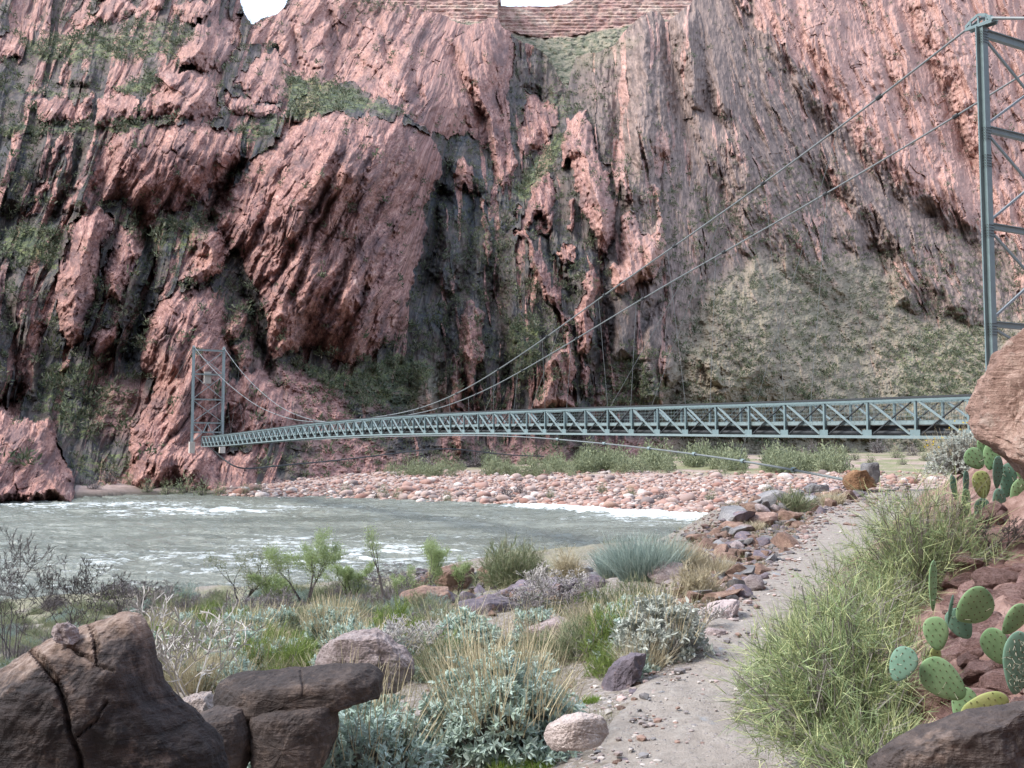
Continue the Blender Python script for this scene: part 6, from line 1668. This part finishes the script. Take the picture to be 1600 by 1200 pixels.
def scatter_gravel():
    r = np.random.default_rng(13); lows = [stone(400 + s, (1, .8, .55), 1, 5, (.5, .8), .08, 0) for s in range(5)]
    VV, FF, TT = [], [], []; nv = 0
    cols = [(.30, .26, .25), (.20, .195, .20), (.42, .33, .31), (.50, .46, .43), (.24, .16, .13)]
    k = 0
    while k < 3600:
        y = 3.6 * (40 / 3.6) ** r.random(); xl = np.interp(y, PY_, PL_); xr = np.interp(y, PY_, PR_)
        u = r.random() * (1.0 if k % 3 else .6)
        x = xl + r.normal() * .28 - .05 if u < .55 else (r.uniform(xl, xr) if u < .64 else xl - abs(r.normal()) * 1.2)
        s = np.clip(np.exp(r.normal(-4.6, .55)), .004, .045) * (1 + y / 25)
        V, F = lows[k % 5]; a = r.uniform(0, 6.3); c, s_ = math.cos(a), math.sin(a)
        VV.append(V @ np.array([[c, s_, 0], [-s_, c, 0], [0, 0, 1]]) * s + np.array([x, y, gz(x, y) + (.022 if xl < x < xr else 0) + s * .2])); FF.append(F + nv); nv += len(V)
        TT.append(np.tile(np.array(cols[r.integers(5)]) * r.uniform(.7, 1.2), (len(V), 1))); k += 1
    me = mesh_np("gravel", np.concatenate(VV), [np.concatenate(FF)], bpy.data.materials["river_cobble"]); set_attr(me, "tint", np.concatenate(TT))
    tag(link("gravel", me), "loose gravel along the trail", "gravel", None, "stuff")


scatter_gravel()


# ------------------------------------------------------------------ far vegetation
def cliff_scrub():
    X, Y, V, veg, over = WALL
    r = np.random.default_rng(17)
    pr = (veg ** 1.2 * .9 + .035) * (over <= 0) * (Y < 745); pr = pr * np.clip((V[..., 1] / 200) ** 2, .5, 2.6)
    flat = pr.ravel() / pr.sum(); idx = r.choice(len(flat), 14000, p=flat)
    P = V.reshape(-1, 3)[idx]; protos = [puff(500 + s, 1, .75, None, 32, .27) for s in range(8)]
    VV, FF = [], []; nv = 0
    for k, p in enumerate(P):
        v, f = protos[k % 8]; s = np.clip(np.exp(r.normal(.12, .5)), .4, 3.2); a = r.uniform(0, 6.3); c, s_ = math.cos(a), math.sin(a)
        VV.append((v @ np.array([[c, s_, 0], [-s_, c, 0], [0, 0, 1]])) * s + p + np.array([0, -.25 * s, -.1 * s])); FF.append(f + nv); nv += len(v)
    M = mat_leaf("cliff_scrub_leaf", (.060, .082, .05), (.17, .20, .105), .15, c2=(.20, .19, .14))
    me = mesh_np("cliff_scrub", np.concatenate(VV), [np.concatenate(FF)], M)
    tag(link("cliff_scrub", me), "dark green scrub dotted over the canyon wall ledges", "scrub", None, "stuff")


cliff_scrub()


def far_bank():
    r = np.random.default_rng(19)
    VV, FF = [], []; nv = 0
    protos = [puff(520 + s, 1, 1.0, None, 150, .16) for s in range(8)]
    for k in range(1000):
        px = r.uniform(900, 1320) if r.random() < .62 else r.uniform(600, 920); py = r.uniform(716, 738) if px > 900 else r.uniform(722, 744)
        h = hit_bar(px, py + 2, 150)
        if h is None or pn2(np.array([px / 40.0]), np.array([py / 9.0]), 4)[0] < (.05 if px < 900 else -.02): continue
        v, f = protos[k % 8]; s = np.clip(np.exp(r.normal(.72, .28)), .9, 3.6) * (1.0 if px > 900 else .8)
        a = r.uniform(0, 6.3); c, s_ = math.cos(a), math.sin(a)
        VV.append((v @ np.array([[c, s_, 0], [-s_, c, 0], [0, 0, 1]])) * s * np.array([1, 1, 1.1]) + np.array(h)); FF.append(f + nv); nv += len(v)
    me = mesh_np("thicket", np.concatenate(VV), [np.concatenate(FF)], M_FARGREEN)
    tag(link("thicket", me), "grey-green willow thicket along the back of the cobble bar", "thicket", None, "stuff")
    # separate bushes: on the left shore, on the bar and on the slope behind
    base = []
    for s, (mat, nm) in enumerate([(M_FARGREEN, "green"), (M_OLIVE, "olive"), (M_PURPTW, "grey leafless")]):
        root = empty("shore_bush"); v, f = puff(540 + s, 1.0, .9, None, 420, .085); part("foliage", [(v, f)], mat, root)
        q, P = dome_points(r, 26, .8, .8, .8, .1); part("stems", [tubes3(P * np.array([.1, .1, 0]), P, np.full(26, .012), np.full(26, .005))], M_DARKWOOD, root)
        base.append((root, nm))
    spots = [(232, 768, 2.2, 0), (262, 772, 2.4, 1), (290, 772, 3.2, 0), (318, 774, 2.6, 0), (345, 773, 2.2, 1), (206, 758, 2.0, 1), (150, 764, 2.2, 2), (172, 752, 2.6, 2), (128, 756, 1.8, 2), (384, 772, 1.8, 1), (404, 768, 1.6, 0), (452, 742, 3.0, 1), (480, 738, 3.2, 2),
             (598, 776, 2.0, 1), (622, 780, 1.8, 1), (540, 772, 1.8, 0), (790, 776, 2.0, 2), (812, 774, 2.2, 2), (700, 784, 1.5, 1), (940, 770, 1.8, 1), (985, 776, 1.5, 1), (1035, 780, 1.7, 2), (860, 778, 1.4, 1), (1110, 782, 1.6, 1), (1200, 770, 1.6, 1), (665, 735, 3.4, 2), (745, 730, 3.2, 2), (520, 742, 2.4, 1),
             (1270, 712, 3.6, 2), (1372, 708, 4.6, 2), (1440, 706, 3.2, 1), (1240, 714, 3.0, 1), (1160, 742, 1.8, 1), (1300, 716, 3.0, 1), (1335, 719, 2.6, 0), (1400, 716, 3.0, 0), (1425, 712, 3.4, 2), (1260, 721, 2.4, 0), (1360, 724, 2.2, 1), (1410, 726, 2.0, 0), (1445, 720, 2.6, 1), (1320, 726, 2.0, 2)]
    where = lambda px, py: "on the left shore below the far tower" if px < 420 else ("on the meadow under the bridge's near end" if py < 716 else ("at the foot of the talus behind the bar" if py < 745 else "among the cobbles of the far bar"))
    used = set()
    for px, py, s, k in spots:
        h = hit_bar(px, py, 400) if px > 372 else None
        if h is None:
            rx, rz = ray(px, py); X, Y, V, veg, over = WALL
            ii = int(round((py - Y[0, 0]) / 1.4)) if False else int(np.argmin(np.abs(np.arange(-150, 806, 1.4) - py))); jj = int(np.argmin(np.abs(np.arange(-130, 1740, 1.4) - px)))
            h = V[ii, jj]; g_ = hit(px, py, 0, 84) ; h = h if h[1] < g_.y else np.array(g_)
        root, nm = base[k]; lab = "%s bush %s" % (nm, where(px, py)); grp = nm + " bushes " + where(px, py)
        if k not in used:
            root.location = (h[0], h[1] - .3, h[2] - .15); root.scale = (s,) * 3; tag(root, lab, "bush", grp); used.add(k)
        else: dup(root, (h[0], h[1] - .3, h[2] - .15), r.uniform(0, 6.3), s, lab, grp)


far_bank()


def ground_litter():
    """grass and low litter plants between the near bushes"""
    r = np.random.default_rng(23); n = 9000
    y = 4.0 * (34 / 4.0) ** r.random(n); xl = np.interp(y, PY_, PL_)
    L = r.exponential(1.0, n) * (y * .35) + .12; x = xl - L
    k = fbm2(x / 1.2, y / 1.2, 3, 66) > -.05; x, y = x[k], y[k]; n = len(x)
    P = np.stack([x, y, ground(x, y) - .01], -1); P = np.repeat(P, 6, 0) + r.normal(size=(n * 6, 3)) * np.array([.03, .03, 0]); m = len(P)
    sc = np.repeat(.6 + y / 18, 6)
    v, f, t = ribbons(P, np.array([0, 0, 1.0]) + r.normal(size=(m, 3)) * .55, r.uniform(.04, .14, m) * sc, np.full(m, .0035) * sc, r, 2, .5)
    me = mesh_np("grass", v, [f], mat_leaf("mixed_grass", (.13, .15, .06), (.36, .33, .20), .25, c2=(.40, .35, .24)))
    tag(link("grass", me), "short mixed grass and litter between the near bushes", "grass", None, "stuff")


ground_litter()
